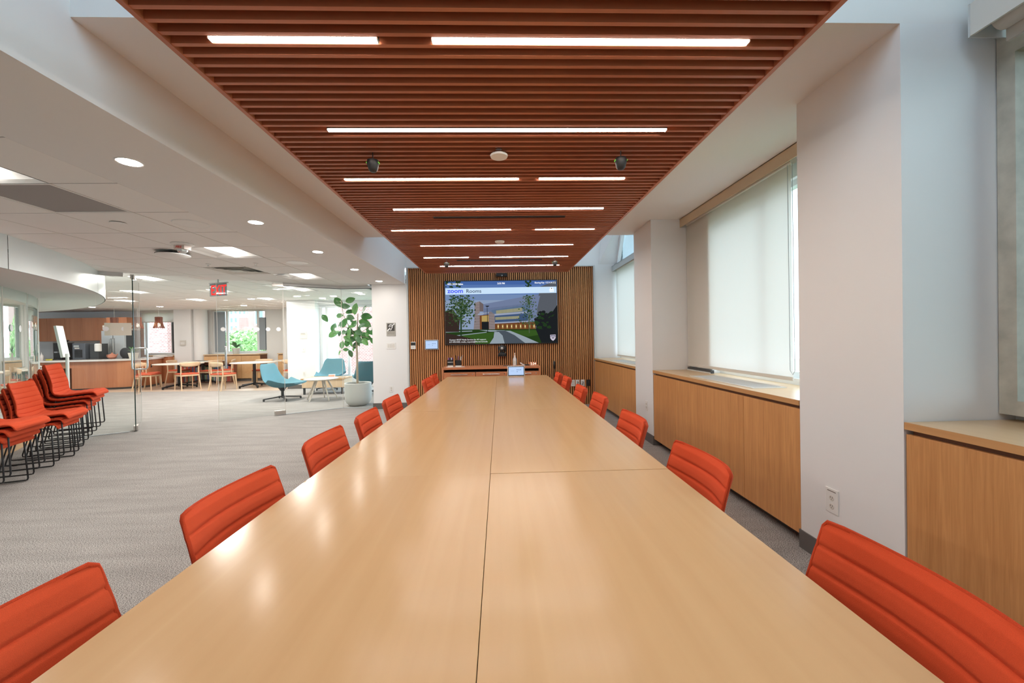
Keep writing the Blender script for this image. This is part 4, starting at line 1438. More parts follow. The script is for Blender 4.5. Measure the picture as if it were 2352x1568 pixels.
def troffer(x0, y0, z, lab, w=T, l=T, group='recessed troffer lights in the tile ceiling'):
    t = thing('troffer_light', lab, 'ceiling light', (x0 + w / 2, y0 + l / 2, z), group=group)
    hw, hl = w / 2 - .004, l / 2 - .004
    m = MB()
    # sloped white reflector wings rising to a recessed centre, lamp lens hanging in the middle
    m.add([(-hw, -hl, 0), (hw, -hl, 0), (hw, hl, 0), (-hw, hl, 0), (-hw + .03, -hl + .02, .02), (hw - .03, -hl + .02, .02), (hw - .03, hl - .02, .02), (-hw + .03, hl - .02, .02)],
          [(0, 1, 5, 4), (1, 2, 6, 5), (2, 3, 7, 6), (3, 0, 4, 7)])
    m.add([(-hw + .03, -hl + .02, .02), (-.09, -hl + .02, .075), (-.09, hl - .02, .075), (-hw + .03, hl - .02, .02)], [(0, 1, 2, 3)])
    m.add([(hw - .03, -hl + .02, .02), (.09, -hl + .02, .075), (.09, hl - .02, .075), (hw - .03, hl - .02, .02)], [(0, 1, 2, 3)])
    m.add([(-.09, -hl + .02, .075), (.09, -hl + .02, .075), (.09, hl - .02, .075), (-.09, hl - .02, .075)], [(0, 1, 2, 3)])
    for s in (-1, 1):
        m.add([(-hw + .03, s * (hl - .02), .02), (-.09, s * (hl - .02), .075), (.09, s * (hl - .02), .075), (hw - .03, s * (hl - .02), .02)], [(0, 1, 2, 3)])
    m.build('reflector', 'white_plastic', t)
    n = 8
    g_ = [[(r * math.cos(PI * k / n), s * yy, .05 - r * .64 * math.sin(PI * k / n)) for k in range(n + 1)]
          for s, yy, r in ((-1, hl - .045, .01), (-1, hl - .05, .05), (-1, hl - .07, .085), (1, hl - .07, .085), (1, hl - .05, .05), (1, hl - .045, .01))]
    MB().sheet(g_).build('lens', 'troffer_light', t, 40)
    la = bpy.data.lights.new('troffer_lamp', 'AREA')
    la.shape = 'RECTANGLE'
    la.size, la.size_y = .15, 2 * hl - .14
    la.energy = P_TROFF
    la.color = (1, .95, .89)
    lo = bpy.data.objects.new('troffer_lamp', la)
    lo.location = (0, 0, -.006)
    link(lo, t)
    for s in (-1, 1):
        BX('end_clip', 'off_white', t, -.02, .02, s * (hl - .035) - .012, s * (hl - .035) + .012, .05, .074)
    return t


troffer(GX + T, GY + 3 * T, TZ, 'recessed square troffer light between the fire strobe and the downlights')
troffer(GX + T, GY + 6 * T, TZ, 'recessed square troffer light nearest the glass partition')
troffer(GX + T, GY - T, TZ, 'recessed square troffer light cut by the left edge of the view')
for (i, j), lab in FARC.items():
    troffer(GX + i * T, GY + j * T, FZ - .002, 'recessed lounge ' + lab, group='troffer lights in the lounge ceiling')
for x, yy, lab in ((-12.4, 12.6, 'over the kitchen cabinets'), (-10.5, 12.75, 'over the left far window'), (-7.95, 12.75, 'over the far window with the plant'), (-6.6, 10.9, 'over the dining tables'),
                   (-5.15, 10.4, 'in front of the white wall pier'), (-4.75, 10.95, 'close to the white wall pier'), (-4.27, 10.5, 'above the teal chair facing the camera'), (-3.4, 9.83, 'above the potted tree')):
    t = thing('downlight', 'small round lounge downlight ' + lab, 'downlight', (x, yy, FZ), group='downlights in the lounge ceiling')
    MB().lathe([(.08, -.002), (.09, -.004), (.095, 0)], 24).build('trim_ring', 'ceiling_paint', t, 40)
    MB().lathe([(.01, -.0045), (.078, -.0035)], 24).build('lens', 'down_light', t, 40)
# return grille tile and supply diffuser
t = thing('return_grille', 'flat grey perforated return air panel in the tile ceiling', 'air vent', (GX + 1.5 * T, GY + .5 * T, TZ))
BX('panel', 'vent_grey', t, -.285, .285, -.285, .285, .004, .012)
MB().box(-.301, .301, -.301, -.285, -.001, .012).box(-.301, .301, .285, .301, -.001, .012).box(-.301, -.285, -.285, .285, -.001, .012).box(.285, .301, -.285, .285, -.001, .012).build('frame', 'tile_white', t)
t = thing('supply_diffuser', 'square metal supply air diffuser with stepped louvres in the tile ceiling', 'air vent', (GX + .5 * T, GY + 5.5 * T, TZ))
for k, (a, b, z) in enumerate(((.30, .232, -.002), (.236, .158, -.007), (.162, .08, -.011))):
    m = MB()
    for (x0, y0), (x1, y1), (x2, y2), (x3, y3) in (((-a, -a), (a, -a), (b, -b), (-b, -b)), ((a, -a), (a, a), (b, b), (b, -b)), ((a, a), (-a, a), (-b, b), (b, b)), ((-a, a), (-a, -a), (-b, -b), (-b, b))):
        m.add([(x0, y0, z), (x1, y1, z), (x2, y2, z + .02), (x3, y3, z + .02)], [(0, 1, 2, 3)])
    m.build('louvre', 'off_white', t)
BX('centre_plate', 'light_metal', t, -.085, .085, -.085, .085, -.008, -.004)
BX('duct', 'light_metal', t, -.29, .29, -.29, .29, .05, .06)
for x, yy, r, lab in ((-2.74, 3.68, .135, 'round white ceiling speaker nearest the camera, beside the bulkhead'), (-2.72, 5.53, .135, 'round white ceiling speaker beside the bulkhead, past the fire strobe'), (-3.50, 6.62, .09, 'small round white ceiling speaker near the glass partition')):
    t = thing('ceiling_speaker', lab, 'speaker', (x, yy, TZ), group='round speakers in the tile ceiling')
    MB().lathe([(r - .012, -.004), (r, -.007), (r + .006, 0)], 36).build('rim', 'white_plastic', t, 40)
    MB().lathe([(r - .012, -.0045), (r - .012, 0)], 36).build('grille', 'white_plastic', t, 40)
t = thing('sprinkler_cover', 'round white sprinkler cover plate with a dark gap in the tile ceiling', 'sprinkler', (-3.33, 3.63, TZ))
MB().lathe([(.004, -.012), (.055, -.011), (.057, -.006)], 28).build('plate', 'tile_white', t, 40)
MB().lathe([(.044, -.006), (.046, 0)], 24).build('gap', 'dark_plastic', t, 40)
for x, yy, lab in ((-3.92, 5.55, 'small white ceiling sprinkler behind the flat disc'), (-3.28, 5.53, 'small white ceiling sprinkler right of the square air diffuser')):
    t = thing('sprinkler', lab, 'sprinkler', (x, yy, TZ), group='sprinklers in the tile ceiling')
    MB().lathe([(.03, 0), (.032, -.006), (.012, -.012), (.010, -.03)], 18).build('escutcheon', 'white_plastic', t, 40)
    MB().lathe([(.016, -.03), (.018, -.033), (.004, -.034)], 14).build('deflector', 'steel', t, 40)
t = thing('fire_strobe', 'white ceiling fire alarm strobe lettered FIRE with a clear lens', 'fire alarm', (-3.39, 4.42, TZ))
MB().lathe([(.10, 0), (.105, -.006), (.085, -.02), (.06, -.024)], 32).build('base', 'white_plastic', t, 40)
BX('body', 'alarm_body', t, -.055, .055, -.05, .05, -.066, -.02, bevel=.004)
text('lettering', 'FIRE', .034, 'red_print', t, (0, -.0512, -.055), align='CENTER', bold=.0008)
MB().lathe([(.048, -.066), (.044, -.085), (.028, -.10), (.005, -.105)], 12).build('lens', 'steel', t)
t = thing('ceiling_disc', 'flat round white disc with a black top rim hung below the tile ceiling', 'wireless unit', (-3.79, 4.80, TZ))
MB().lathe([(.10, -.012), (.165, -.03), (.165, -.036), (.14, -.04)], 40).build('top_rim', 'dark_plastic', t, 40)
MB().lathe([(.165, -.036), (.168, -.044), (.12, -.062), (.004, -.066)], 40).build('disc', 'white_plastic', t, 40)
MB().lathe([(.05, 0), (.05, -.014)], 20).build('mount', 'dark_plastic', t, 40)
t = thing('exit_sign', 'hanging clear exit sign with red EXIT letters', 'exit sign', (-5.13, 7.5, 2.30), -.30)
BX('panel', 'acrylic', t, -.20, .20, -.004, .004, -.125, .105)
BX('rail', 'grey_metal', t, -.215, .23, -.012, .012, .105, .122)
text('lettering', 'EXIT', .25, 'exit_red', t, (.015, -.0062, -.10), align='CENTER', bold=.004, sx=.72)
MB().tube([(0, 0, .122), (0, 0, .18)], .01, 8).build('stem', 'grey_metal', t)

# ================================================================ glass partition and doors
def glass_run(t, a, b, z0, z1, nm='glass_panel', th=.006, mat='clear_glass'):
    a, b = Vector((*a, 0)), Vector((*b, 0))
    d = (b - a).normalized() * .003
    MB().add([(a.x + d.x, a.y + d.y, z0), (b.x - d.x, b.y - d.y, z0), (b.x - d.x, b.y - d.y, z1), (a.x + d.x, a.y + d.y, z1)], [(0, 1, 2, 3)]).build(nm, mat, t)


def strip(t, nm, a, b, z0, z1, w, mat):
    MB().bar((a[0], a[1], (z0 + z1) / 2), (b[0], b[1], (z0 + z1) / 2), w, z1 - z0).build(nm, mat, t)


P0, P1, P2, P3, P4 = (-6.25, 5.66), (-5.52, 6.22), (-3.90, 7.37), (-3.08, 7.93), (-2.435, 7.90)
PC = (-5.83, 5.98)
gp = thing('wall_glass', 'frameless clear glass partition with grey head and floor channels', 'glass wall', kind='structure')
glass_run(gp, PC, P1, .012, 2.33)
glass_run(gp, P0, PC, .012, SZ - .01)
glass_run(gp, P2, P3, .012, 2.34)
glass_run(gp, P3, P4, .012, 2.34)
strip(gp, 'head_channel', PC, (-5.60, 6.165), 2.33, 2.386, .04, 'light_metal')
strip(gp, 'head_channel', P2, P3, 2.335, 2.386, .04, 'light_metal')
strip(gp, 'head_channel', P3, P4, 2.335, 2.386, .04, 'light_metal')
for a, b in ((PC, P1), (P2, P3), (P3, P4)):
    strip(gp, 'head_shadow', a, b, 2.326, 2.334, .03, 'charcoal') if b != P1 else None
strip(gp, 'floor_channel', P0, (-5.58, 6.18), 0, .014, .03, 'grey_metal')
strip(gp, 'floor_channel', P2, P3, 0, .014, .03, 'grey_metal')
strip(gp, 'floor_channel', P3, P4, 0, .014, .03, 'grey_metal')
for p in (P3, P2):
    MB().tube([(p[0], p[1], .014), (p[0], p[1], 2.335)], .004, 6).build('glass_joint', 'off_white', gp)
dvec = Vector((P2[0] - P1[0], P2[1] - P1[1], 0)).normalized()
nvec = Vector((-dvec.y, dvec.x, 0))


def dots(t, a, b, n, z, mirror=1):
    a, b = Vector((*a, z)), Vector((*b, z))
    d = (b - a).normalized()
    nn = Vector((-d.y, d.x, 0))
    ang = math.atan2(nn.y, nn.x)
    for k in range(n):
        p = a.lerp(b, (k + .5) / n) - nn * .005
        o = MB().lathe([(.034, -.0008), (.034, .0008)], 20, (0, 0, 0), axis='X').build('safety_dot', 'dot_white', t)
        o.location = p
        o.rotation_euler = (0, 0, ang)


dots(gp, P2, P3, 5, 1.545)
dots(gp, P3, P4, 4, 1.545)
dots(gp, PC, P1, 2, 1.55)


def door(n, lab, hinge, direc, width, loops):
    t = thing('door_%d' % n, lab, 'door', kind='structure')
    a = Vector((*hinge, 0))
    d = Vector((*direc, 0)).normalized()
    nn = Vector((-d.y, d.x, 0))
    b = a + d * width
    glass_run(t, (a.x, a.y), (b.x, b.y), .012, 2.36, 'glass_leaf')
    for q, m_ in ((a, 'green_edge' if n == 1 else 'off_white'), (b, 'off_white')):
        MB().tube([(q.x, q.y, .012), (q.x, q.y, 2.36)], .0065 if m_ == 'green_edge' else .003, 6).build('glass_edge', m_, t)
    for z0, z1 in ((.012, .085), (2.31, 2.37)):
        MB().bar((a.x - d.x * .005, a.y - d.y * .005, (z0 + z1) / 2), (a.x + d.x * .17, a.y + d.y * .17, (z0 + z1) / 2), .05, z1 - z0).build('pivot_fitting', 'brushed', t, bevel=.003)
    # closed loop pull handles on both faces near the free edge
    c = b - d * .11
    for s in (-1, 1):
        pts = []
        for zz, oo in ((.90, 0), (.90, .075), (.915, .09), (.95, .095), (1.20, .095), (1.235, .09), (1.25, .075), (1.25, 0)):
            pts.append((c.x + nn.x * oo * s, c.y + nn.y * oo * s, zz))
        MB().tube(pts, .0125, 10).build('handle', 'steel', t, 50)
    return t


door(1, 'left frameless glass door standing open away from the camera', P1, (-.60, .80), .95, 1)
d2 = door(2, 'right frameless glass door, closed, with white safety dots', P2, (-dvec.x, -dvec.y), .97, 1)
e2 = (P2[0] - dvec.x * .97, P2[1] - dvec.y * .97)
dots(d2, e2, P2, 6, 1.545)
t = thing('notice_panel', 'blank beige notice panel stuck on the left glass', 'sign', (-5.655, 6.125, 1.545), math.atan2(dvec.y, dvec.x))
BX('panel', 'beige_plastic', t, -.145, .145, -.011, -.003, -.093, .093)

# ================================================================ potted tree
pt = thing('potted_tree', 'leafy rubber tree in a round grey pot behind the glass beside the white wall', 'plant', (-2.905, 8.27, 0))
MB().lathe([(.14, 0), (.17, .006), (.225, .06), (.252, .12), (.262, .22), (.262, .455), (.25, .462), (.24, .455), (.238, .42)], 40).build('pot', 'pot_grey', pt, 50)
MB().lathe([(.02, .432), (.238, .424)], 28).build('soil', 'soil', pt)
LP = Vector((-2.905, 8.27, 0))


def W2(x, z, y=0):
    return (x - LP.x, y, z)


MB().tube(crom([W2(-2.915, .42), W2(-2.92, .9, .02), W2(-2.915, 1.3), W2(-2.90, 1.6, .02), W2(-2.88, 1.86)], 5), .024, 9, r1=.008).build('trunk', 'bark', pt, 60)
for pts, r in (([W2(-2.915, 1.38), W2(-3.04, 1.6, -.05), W2(-3.15, 1.85, -.06), W2(-3.18, 2.12, -.05)], .009), ([W2(-2.91, 1.45), W2(-2.75, 1.52, -.04), W2(-2.60, 1.64, -.05)], .007), ([W2(-2.92, 1.42), W2(-3.1, 1.58, .05), W2(-3.3, 1.64, .1), W2(-3.5, 1.78, .12)], .007),
               ([W2(-2.92, 1.2), W2(-3.05, 1.2, -.05), W2(-3.22, 1.1, -.05)], .006), ([W2(-2.88, 1.0), W2(-2.86, 1.15, -.02), W2(-2.87, 1.35, -.02)], .004), ([W2(-2.92, 1.35), W2(-2.78, 1.4, -.1), W2(-2.62, 1.36, -.12)], .006), ([W2(-2.91, 1.3), W2(-2.98, 1.42, -.1), W2(-3.08, 1.42, -.16)], .006)):
    MB().tube(crom(pts, 4), r, 7, r1=r * .5).build('branch', 'bark', pt, 60)


def leaf_mesh(mat):
    rows = []
    n = 9
    for i in range(n + 1):
        u = i / n
        w = .30 * math.sin(PI * u ** .85) ** .75 if 0 < u < 1 else .001
        row = []
        for j in range(-3, 4):
            v = j / 3
            row.append((u - .5, w * v, .10 * abs(v) * w * 2 - .22 * (u - .5) ** 2 + .02 * math.sin(9 * u + v)))
        rows.append(row)
    m = MB().sheet(rows)
    o = m.build('leaf', mat, None, 60, fix=False)
    MB().tube([(-.62, 0, -.1), (-.5, 0, -.055), (0, 0, .006), (.45, 0, -.045)], .011, 5, r1=.004).build('midrib', 'stem_green', o)
    return o


LF = [(-3.27,2.10,0.20,-50),(-3.07,2.16,0.16,20),(-3.07,2.01,0.15,-5),(-3.05,1.91,0.14,10),(-3.24,1.83,0.13,5),(-3.04,1.79,0.17,-15),(-3.51,1.78,0.14,-55),(-2.89,1.96,0.19,80),(-2.76,1.95,0.16,60),(-2.74,1.81,0.21,-10),(-2.78,1.67,0.22,-30),(-3.27,1.68,0.09,60),(-3.33,1.59,0.15,70),(-3.43,1.53,0.11,60),(-3.20,1.63,0.13,15),(-3.10,1.68,0.17,60),(-3.31,1.46,0.18,30),(-3.35,1.50,0.11,60),(-3.23,1.47,0.09,70),(-2.97,1.60,0.09,0),(-2.87,1.56,0.13,80),(-3.12,1.52,0.15,60),(-3.00,1.46,0.20,85),(-3.05,1.35,0.17,10),(-3.14,1.29,0.16,70),(-3.19,1.24,0.13,80),(-2.82,1.33,0.15,-50),(-2.76,1.40,0.22,-20),(-2.70,1.29,0.15,-50),(-2.99,1.22,0.12,75),(-2.87,1.27,0.11,90),(-3.22,1.08,0.09,60),(-3.06,1.05,0.13,-70),(-3.08,1.14,0.09,0),(-2.97,1.14,0.06,90),(-2.64,1.52,0.15,20),(-2.60,1.48,0.13,-40),(-2.59,1.30,0.13,-55),(-2.56,1.71,0.07,30),(-2.71,1.56,0.09,40),(-2.66,1.45,0.11,80),(-2.99,1.71,0.07,-30),(-2.91,1.47,0.11,50),(-3.10,1.42,0.13,30),(-3.03,1.56,0.11,120),(-2.95,1.38,.15,40),(-3.02,1.27,.13,100),(-2.84,1.48,.14,-15),(-2.94,1.66,.13,60),(-3.12,1.36,.14,150),(-2.78,1.62,.13,35),(-3.0,1.5,.15,-35),(-2.9,1.41,.13,95),(-3.16,1.5,.13,20)]
protos = {}
rl = random.Random(5)
for k, (x, z, l, a) in enumerate(LF):
    mt = ('leaf_a', 'leaf_b', 'leaf_c')[k % 3]
    if mt not in protos:
        o = leaf_mesh(mt); o.parent = pt; protos[mt] = o
    else:
        o = copy_tree(protos[mt], pt)
    o.scale = (l * 1.28,) * 3
    o.location = W2(x, z, rl.uniform(-.16, .14))
    # blade faces the room: the leaf's length runs in the XZ plane at angle a, turned and tipped a little
    mrot = Matrix.Rotation(rl.uniform(-.35, .35), 4, 'Z') @ Matrix.Rotation(-math.radians(a), 4, 'Y') @ Matrix.Rotation(PI / 2 + rl.uniform(-.6, .2), 4, 'X')
    o.rotation_euler = mrot.to_euler()


# ================================================================ teal lounge chairs
def lounge_shell():
    prof = crom([(.42, .385), (.37, .375), (.22, .335), (.04, .305), (-.11, .305), (-.21, .35), (-.28, .46), (-.345, .64), (-.40, .825)], 5)
    ws = [.25, .29, .33, .37, .40, .39, .35, .30, .26]
    N = len(prof)
    A_, B_ = [], []
    for i, p in enumerate(prof):
        u = i / (N - 1)
        q = u * 8
        k = min(7, int(q))
        w = ws[k] + (ws[k + 1] - ws[k]) * (q - k)
        if u > .94:
            w -= .05 * ((u - .94) / .06) ** 2
        a_, b_ = prof[max(0, i - 1)], prof[min(N - 1, i + 1)]
        d = (b_ - a_).normalized()
        n = Vector((d.y, -d.x))
        if n.y < 0 and u < .5:
            n = -n
        wing = .02 + .17 * math.exp(-((u - .47) / .22) ** 2) + .03 * max(0, u - .6)
        for th, R in ((.022, A_), (-.022, B_)):
            row = []
            for j in range(13):
                v = -1 + j / 6
                off = wing * v * v * abs(v) ** .5 + th * (1 - abs(v) ** 8 * .8)
                row.append((p.x + n.x * off, w * v, p.y + n.y * off))
            R.append(row)
    m = MB()
    h, w_ = len(A_), 13
    m.sheet(A_).sheet([r[::-1] for r in B_])
    o = h * w_
    f = []
    for i in range(h - 1):
        f.append((i * w_, o + i * w_ + 12, o + (i + 1) * w_ + 12, (i + 1) * w_))
        f.append((i * w_ + 12, (i + 1) * w_ + 12, o + (i + 1) * w_, o + i * w_))
    for j in range(12):
        f.append((j, j + 1, o + 11 - j, o + 12 - j))
        q = (h - 1) * w_
        f.append((q + j, o + q + 12 - j, o + q + 11 - j, q + j + 1))
    m.f += f
    m.m += [0] * len(f)
    return m


def make_lounge():
    t = thing('lounge_chair', 'teal chair', 'chair', group='teal swivel chairs in the lounge')
    s_ = lounge_shell().build('shell', 'teal_fabric', t, 60)
    sb = s_.modifiers.new('smooth', 'SUBSURF'); sb.levels = 1; sb.render_levels = 1
    MB().lathe([(.03, .05), (.03, .20), (.05, .22), (.09, .285)], 18, (-.02, 0, 0)).build('post', 'charcoal', t, 40)
    for k in range(4):
        a = PI / 4 + k * PI / 2
        MB().bar((-.02, 0, .085), (-.02 + .38 * math.cos(a), .38 * math.sin(a), .045), .035, .025).bar((-.02 + .37 * math.cos(a), .37 * math.sin(a), .05), (-.02 + .37 * math.cos(a), .37 * math.sin(a), 0), .025, .03).build('base_leg', 'charcoal', t)
    return t


lg = make_lounge()
lg.location = (-4.93, 9.25, 0); lg.rotation_euler = (0, 0, -.12); lg['label'] = 'teal swivel chair left of the round coffee table, seen from its side'
c = copy_tree(lg); c.location = (-4.66, 11.12, 0); c.rotation_euler = (0, 0, -PI / 2 + .05); c['label'] = 'teal swivel chair facing the camera by the tall window'
c = copy_tree(lg); c.location = (-3.22, 10.0, 0); c.rotation_euler = (0, 0, PI / 2 + .25); c['label'] = 'teal swivel chair with its back to the camera behind the potted tree'

t = thing('coffee_table', 'round whitewashed wood coffee table on five splayed legs', 'table', (-4.03, 9.15, 0))
MB().lathe([(.30, .452), (.355, .466), (.36, .478), (.34, .485), (.01, .485)], 40).build('tabletop', 'ash_table', t, 40)
for k in range(5):
    a = .55 + k * 2 * PI / 5
    MB().tube([(.12 * math.cos(a), .12 * math.sin(a), .462), (.34 * math.cos(a), .34 * math.sin(a), 0)], .022, 10, r1=.012).build('leg', 'ash_table', t, 40)
t = thing('low_table', 'pale rectangular low table behind the round coffee table', 'table', (-4.40, 10.32, 0))
BX('tabletop', 'maple_top', t, -.52, .55, -.3, .3, .37, .40)
MB().box(-.5, .53, -.28, -.26, .17, .37).box(-.5, .53, .26, .28, .17, .37).box(-.5, -.48, -.26, .26, .17, .37).box(.51, .53, -.26, .26, .17, .37).build('apron', 'beech', t)
for x in (-.46, .47):
    for yy in (-.24, .24):
        BX('leg', 'charcoal', t, x - .02, x + .02, yy - .02, yy + .02, 0, .17)
t = thing('snack_box', 'small red and white box on the low lounge table', 'box', (-4.27, 10.3, .40), .2)
BX('box', 'pink', t, -.07, .07, -.05, .05, 0, .06)
BX('lid', 'white_plastic', t, -.072, .072, -.052, .052, .06, .072)
t = thing('wall_notice', 'small cream notice on the white wall pier', 'sign', (-5.50, 11.42, 1.50))
BX('sheet', 'off_white', t, -.10, .10, -.008, 0, -.10, .10)
BX('text_line', 'text_grey', t, -.07, .05, -.0085, -.008, .04, .05)
BX('text_line', 'text_grey', t, -.07, .06, -.0085, -.008, .015, .022)
t = thing('switch_plate', 'white light switch on the white wall pier below the cream notice', 'switch', (-5.50, 11.42, 1.10))
BX('plate', 'white_plastic', t, -.05, .05, -.008, 0, -.07, .07)
BX('switch', 'off_white', t, -.012, .012, -.012, -.008, -.02, .02)
t = thing('wall_outlet', 'white outlet low on the white wall pier in the lounge', 'outlet', (-5.50, 11.42, .42))
BX('plate', 'white_plastic', t, -.04, .04, -.008, 0, -.06, .06)
BX('socket', 'off_white', t, -.015, .015, -.010, -.008, -.035, .035)
t = thing('thermostat', 'small framed thermostat on the far square column', 'thermostat', (-10.75, 13.95, 1.34))
BX('plate', 'off_white', t, -.09, .09, -.02, 0, -.09, .09)
BX('cover', 'white_plastic', t, -.06, .06, -.028, -.02, -.05, .03)


# ================================================================ dining tables and chairs in the lounge
def dining_table(x, y, lab, rz=0):
    t = thing('dining_table', lab, 'table', (x, y, 0), rz, 'round dining tables in the lounge')
    MB().lathe([(.01, .715), (.60, .715), (.605, .725), (.60, .74), (.01, .74)], 48).build('tabletop', 'ash_table', t, 40)
    MB().lathe([(.04, .06), (.04, .70), (.2, .705), (.2, .714)], 14).build('column', 'black_metal', t, 40)
    for k in range(5):
        a = .3 + k * 2 * PI / 5
        MB().bar((0, 0, .12), (.42 * math.cos(a), .42 * math.sin(a), .055), .05, .04).bar((.41 * math.cos(a), .41 * math.sin(a), .07), (.41 * math.cos(a), .41 * math.sin(a), 0), .03, .04).build('foot', 'black_metal', t)


dining_table(-9.5, 12.15, 'white round dining table nearest the kitchen, on a black star base', .2)
dining_table(-9.75, 13.45, 'white round dining table with magazines before the bookcase', .9)
dining_table(-7.25, 12.05, 'white round dining table behind the side-on teal chair', .1)
dining_table(-6.62, 13.2, 'white round dining table farthest right, beside the wall pier', .5)


def make_dining_chair():
    t = thing('dining_chair', 'chair', 'chair', group='beech dining chairs in the lounge')
    BX('seat_pad', 'salmon_fabric', t, -.21, .23, -.215, .215, .435, .475, bevel=.015)
    MB().box(-.2, .22, -.205, .205, .39, .437).build('seat_frame', 'beech', t, bevel=.006)
    for s in (-1, 1):
        MB().tube([(.205, s * .20, .43), (.225, s * .215, 0)], .02, 8, r1=.013).build('leg', 'beech', t, 50)
        MB().tube([(-.185, s * .215, .76), (-.17, s * .212, .45), (-.25, s * .23, 0)], .017, 8).build('leg', 'beech', t, 50)
    rows = []
    for z, o in ((.66, .012), (.70, .0), (.76, -.005), (.79, -.01)):
        rows.append([(-.185 - .07 * (1 - (v / 6) ** 2) + o * .5, .245 * v / 6, z - (.015 * abs(v / 6) ** 3 if z > .7 else -.04 * abs(v / 6) ** 3)) for v in range(-6, 7)])
    o = MB().sheet(rows).build('backrest', 'beech', t, 60)
    sd = o.modifiers.new('thick', 'SOLIDIFY'); sd.thickness = .02; sd.offset = 0
    return t


dc = make_dining_chair()
DCS = [(-10.55, 12.35, .5, 'wood dining chair partly hidden by the edge of the open glass door'), (-10.15, 11.85, .12, 'wood dining chair facing right beside the kitchen peninsula'),
       (-9.0, 11.8, PI - .55, 'wood dining chair with its back to the camera at the first round table'), (-9.15, 12.95, PI - .2, 'wood dining chair between the first table and the bookcase'),
       (-8.85, 13.2, PI + .5, 'wood dining chair right of the magazine table, behind the door handle'), (-7.75, 11.45, 1.25, 'wood dining chair nearest the camera at the table behind the teal chair'),
       (-7.45, 12.78, -1.35, 'wood dining chair at the far side of the table behind the teal chair'), (-6.35, 12.5, PI / 2 + .15, 'wood dining chair beside the wall pier, its back to the camera'),
       (-10.5, 13.4, .1, 'wood dining chair left of the magazine table')]
for k, (x, yy, rz, lab) in enumerate(DCS):
    o = dc if k == 0 else copy_tree(dc)
    o.location = (x, yy, 0); o.rotation_euler = (0, 0, rz); o['label'] = lab
rm = random.Random(11)
for k in range(6):
    x, yy = -9.75 + rm.uniform(-.42, .42), 13.45 + rm.uniform(-.35, .2)
    t = thing('magazine', 'magazine with a %s cover on the round table before the bookcase' % ['red', 'navy', 'tan', 'green', 'white', 'brown'][k], 'magazine', (x, yy, .74), rm.uniform(0, 3), 'magazines on the round table')
    BX('pages', 'dot_white', t, -.11, .11, -.14, .14, 0, .006)
    BX('cover', 'book_%d' % k, t, -.112, .112, -.142, .142, .006, .009)
for k, (x, yy, lab) in enumerate(((-7.45, 12.0, 'open white paper on the table behind the teal chair, left one'), (-7.0, 12.1, 'open white paper on the table behind the teal chair, right one'))):
    t = thing('newspaper', lab, 'newspaper', (x, yy, .74), .3 + k)
    BX('sheet', 'dot_white', t, -.2, .2, -.14, .14, 0, .006)
    BX('fold', 'off_white', t, -.2, .2, -.004, .004, .006, .01)

# ================================================================ cabinets and bookcase under the far windows
def low_cab(x0, x1, lab):
    t = thing('sill_cabinet', lab, 'cabinet', ((x0 + x1) / 2, 14.2, 0))
    hx = (x1 - x0) / 2
    BX('top', 'oak_top', t, -hx, hx, -.27, .2, .90, .935)
    BX('carcass', 'oak_shadow', t, -hx + .01, hx - .01, -.22, .2, .1, .90)
    n = max(1, round(2 * hx / .65))
    for k in range(n):
        a = -hx + 2 * hx * k / n
        BX('door', 'maple_edge', t, a + .004, a + 2 * hx / n - .004, -.245, -.22, .10, .875)
    BX('plinth', 'baseboard_grey', t, -hx + .02, hx - .02, -.19, .2, 0, .1)


low_cab(-11.95, -11.06, 'yellow maple sill cabinet left of the far square column')
low_cab(-10.08, -8.2, 'yellow maple sill cabinet under the far window with the plant')
low_cab(-7.6, -6.0, 'yellow maple sill cabinet right of the far round column')
t = thing('bookcase', 'low bookcase full of books under the far window', 'bookcase', (-9.75, 13.78, 0))
MB().box(-.9, .8, -.12, .12, .60, .63).box(-.9, .8, -.12, .12, .0, .04).box(-.9, -.87, -.12, .12, .04, .60).box(.77, .8, -.12, .12, .04, .60).box(-.87, .77, .10, .12, .04, .60).box(-.87, .77, -.12, .1, .31, .33).build('case', 'dark_wood_lamp', t)
rb_ = random.Random(2)
for row, (z0, hmax) in enumerate(((.04, .26), (.33, .25))):
    x = -.86
    k = 0
    while x < .73:
        wd = rb_.uniform(.03, .06); hh = hmax * rb_.uniform(.75, .98)
        b_ = thing('book', 'book standing upright in the low bookcase under the far window', 'book', (-9.75 + x + wd / 2, 13.78, z0), 0, 'books in the low bookcase')
        BX('book_block', 'book_%d' % rb_.randrange(6), b_, -wd / 2, wd / 2, -.10, .08, 0, hh)
        x += wd + .003
        k += 1


def small_plant(lab, loc, potr, poth, n, l, pmat, seed, droop=.5):
    rr = random.Random(seed)
    t = thing('potted_plant', lab, 'plant', loc)
    MB().lathe([(potr * .7, 0), (potr, poth), (potr * .9, poth), (potr * .85, poth * .9)], 20).build('pot', pmat, t, 40)
    for k in range(n):
        a = k * 2.4
        e = rr.uniform(.5, 1.25)
        pts = [(0, 0, poth)]
        for q in (1, 2, 3):
            s = l * q / 3
            pts.append((s * math.cos(a) * math.cos(e), s * math.sin(a) * math.cos(e), poth + s * math.sin(e) - droop * s * s / l * .5))
        rows = []
        for q, p in enumerate(crom(pts, 3)):
            wv = l * .10 * math.sin(PI * min(1, (q + .6) / 10.2))
            rows.append([(p.x - math.sin(a) * wv, p.y + math.cos(a) * wv, p.z + .004), tuple(p), (p.x + math.sin(a) * wv, p.y - math.cos(a) * wv, p.z + .004)])
        MB().sheet(rows).build('leaf', rr.choice(['leaf_a', 'leaf_b', 'leaf_c']), t, 60, fix=False)


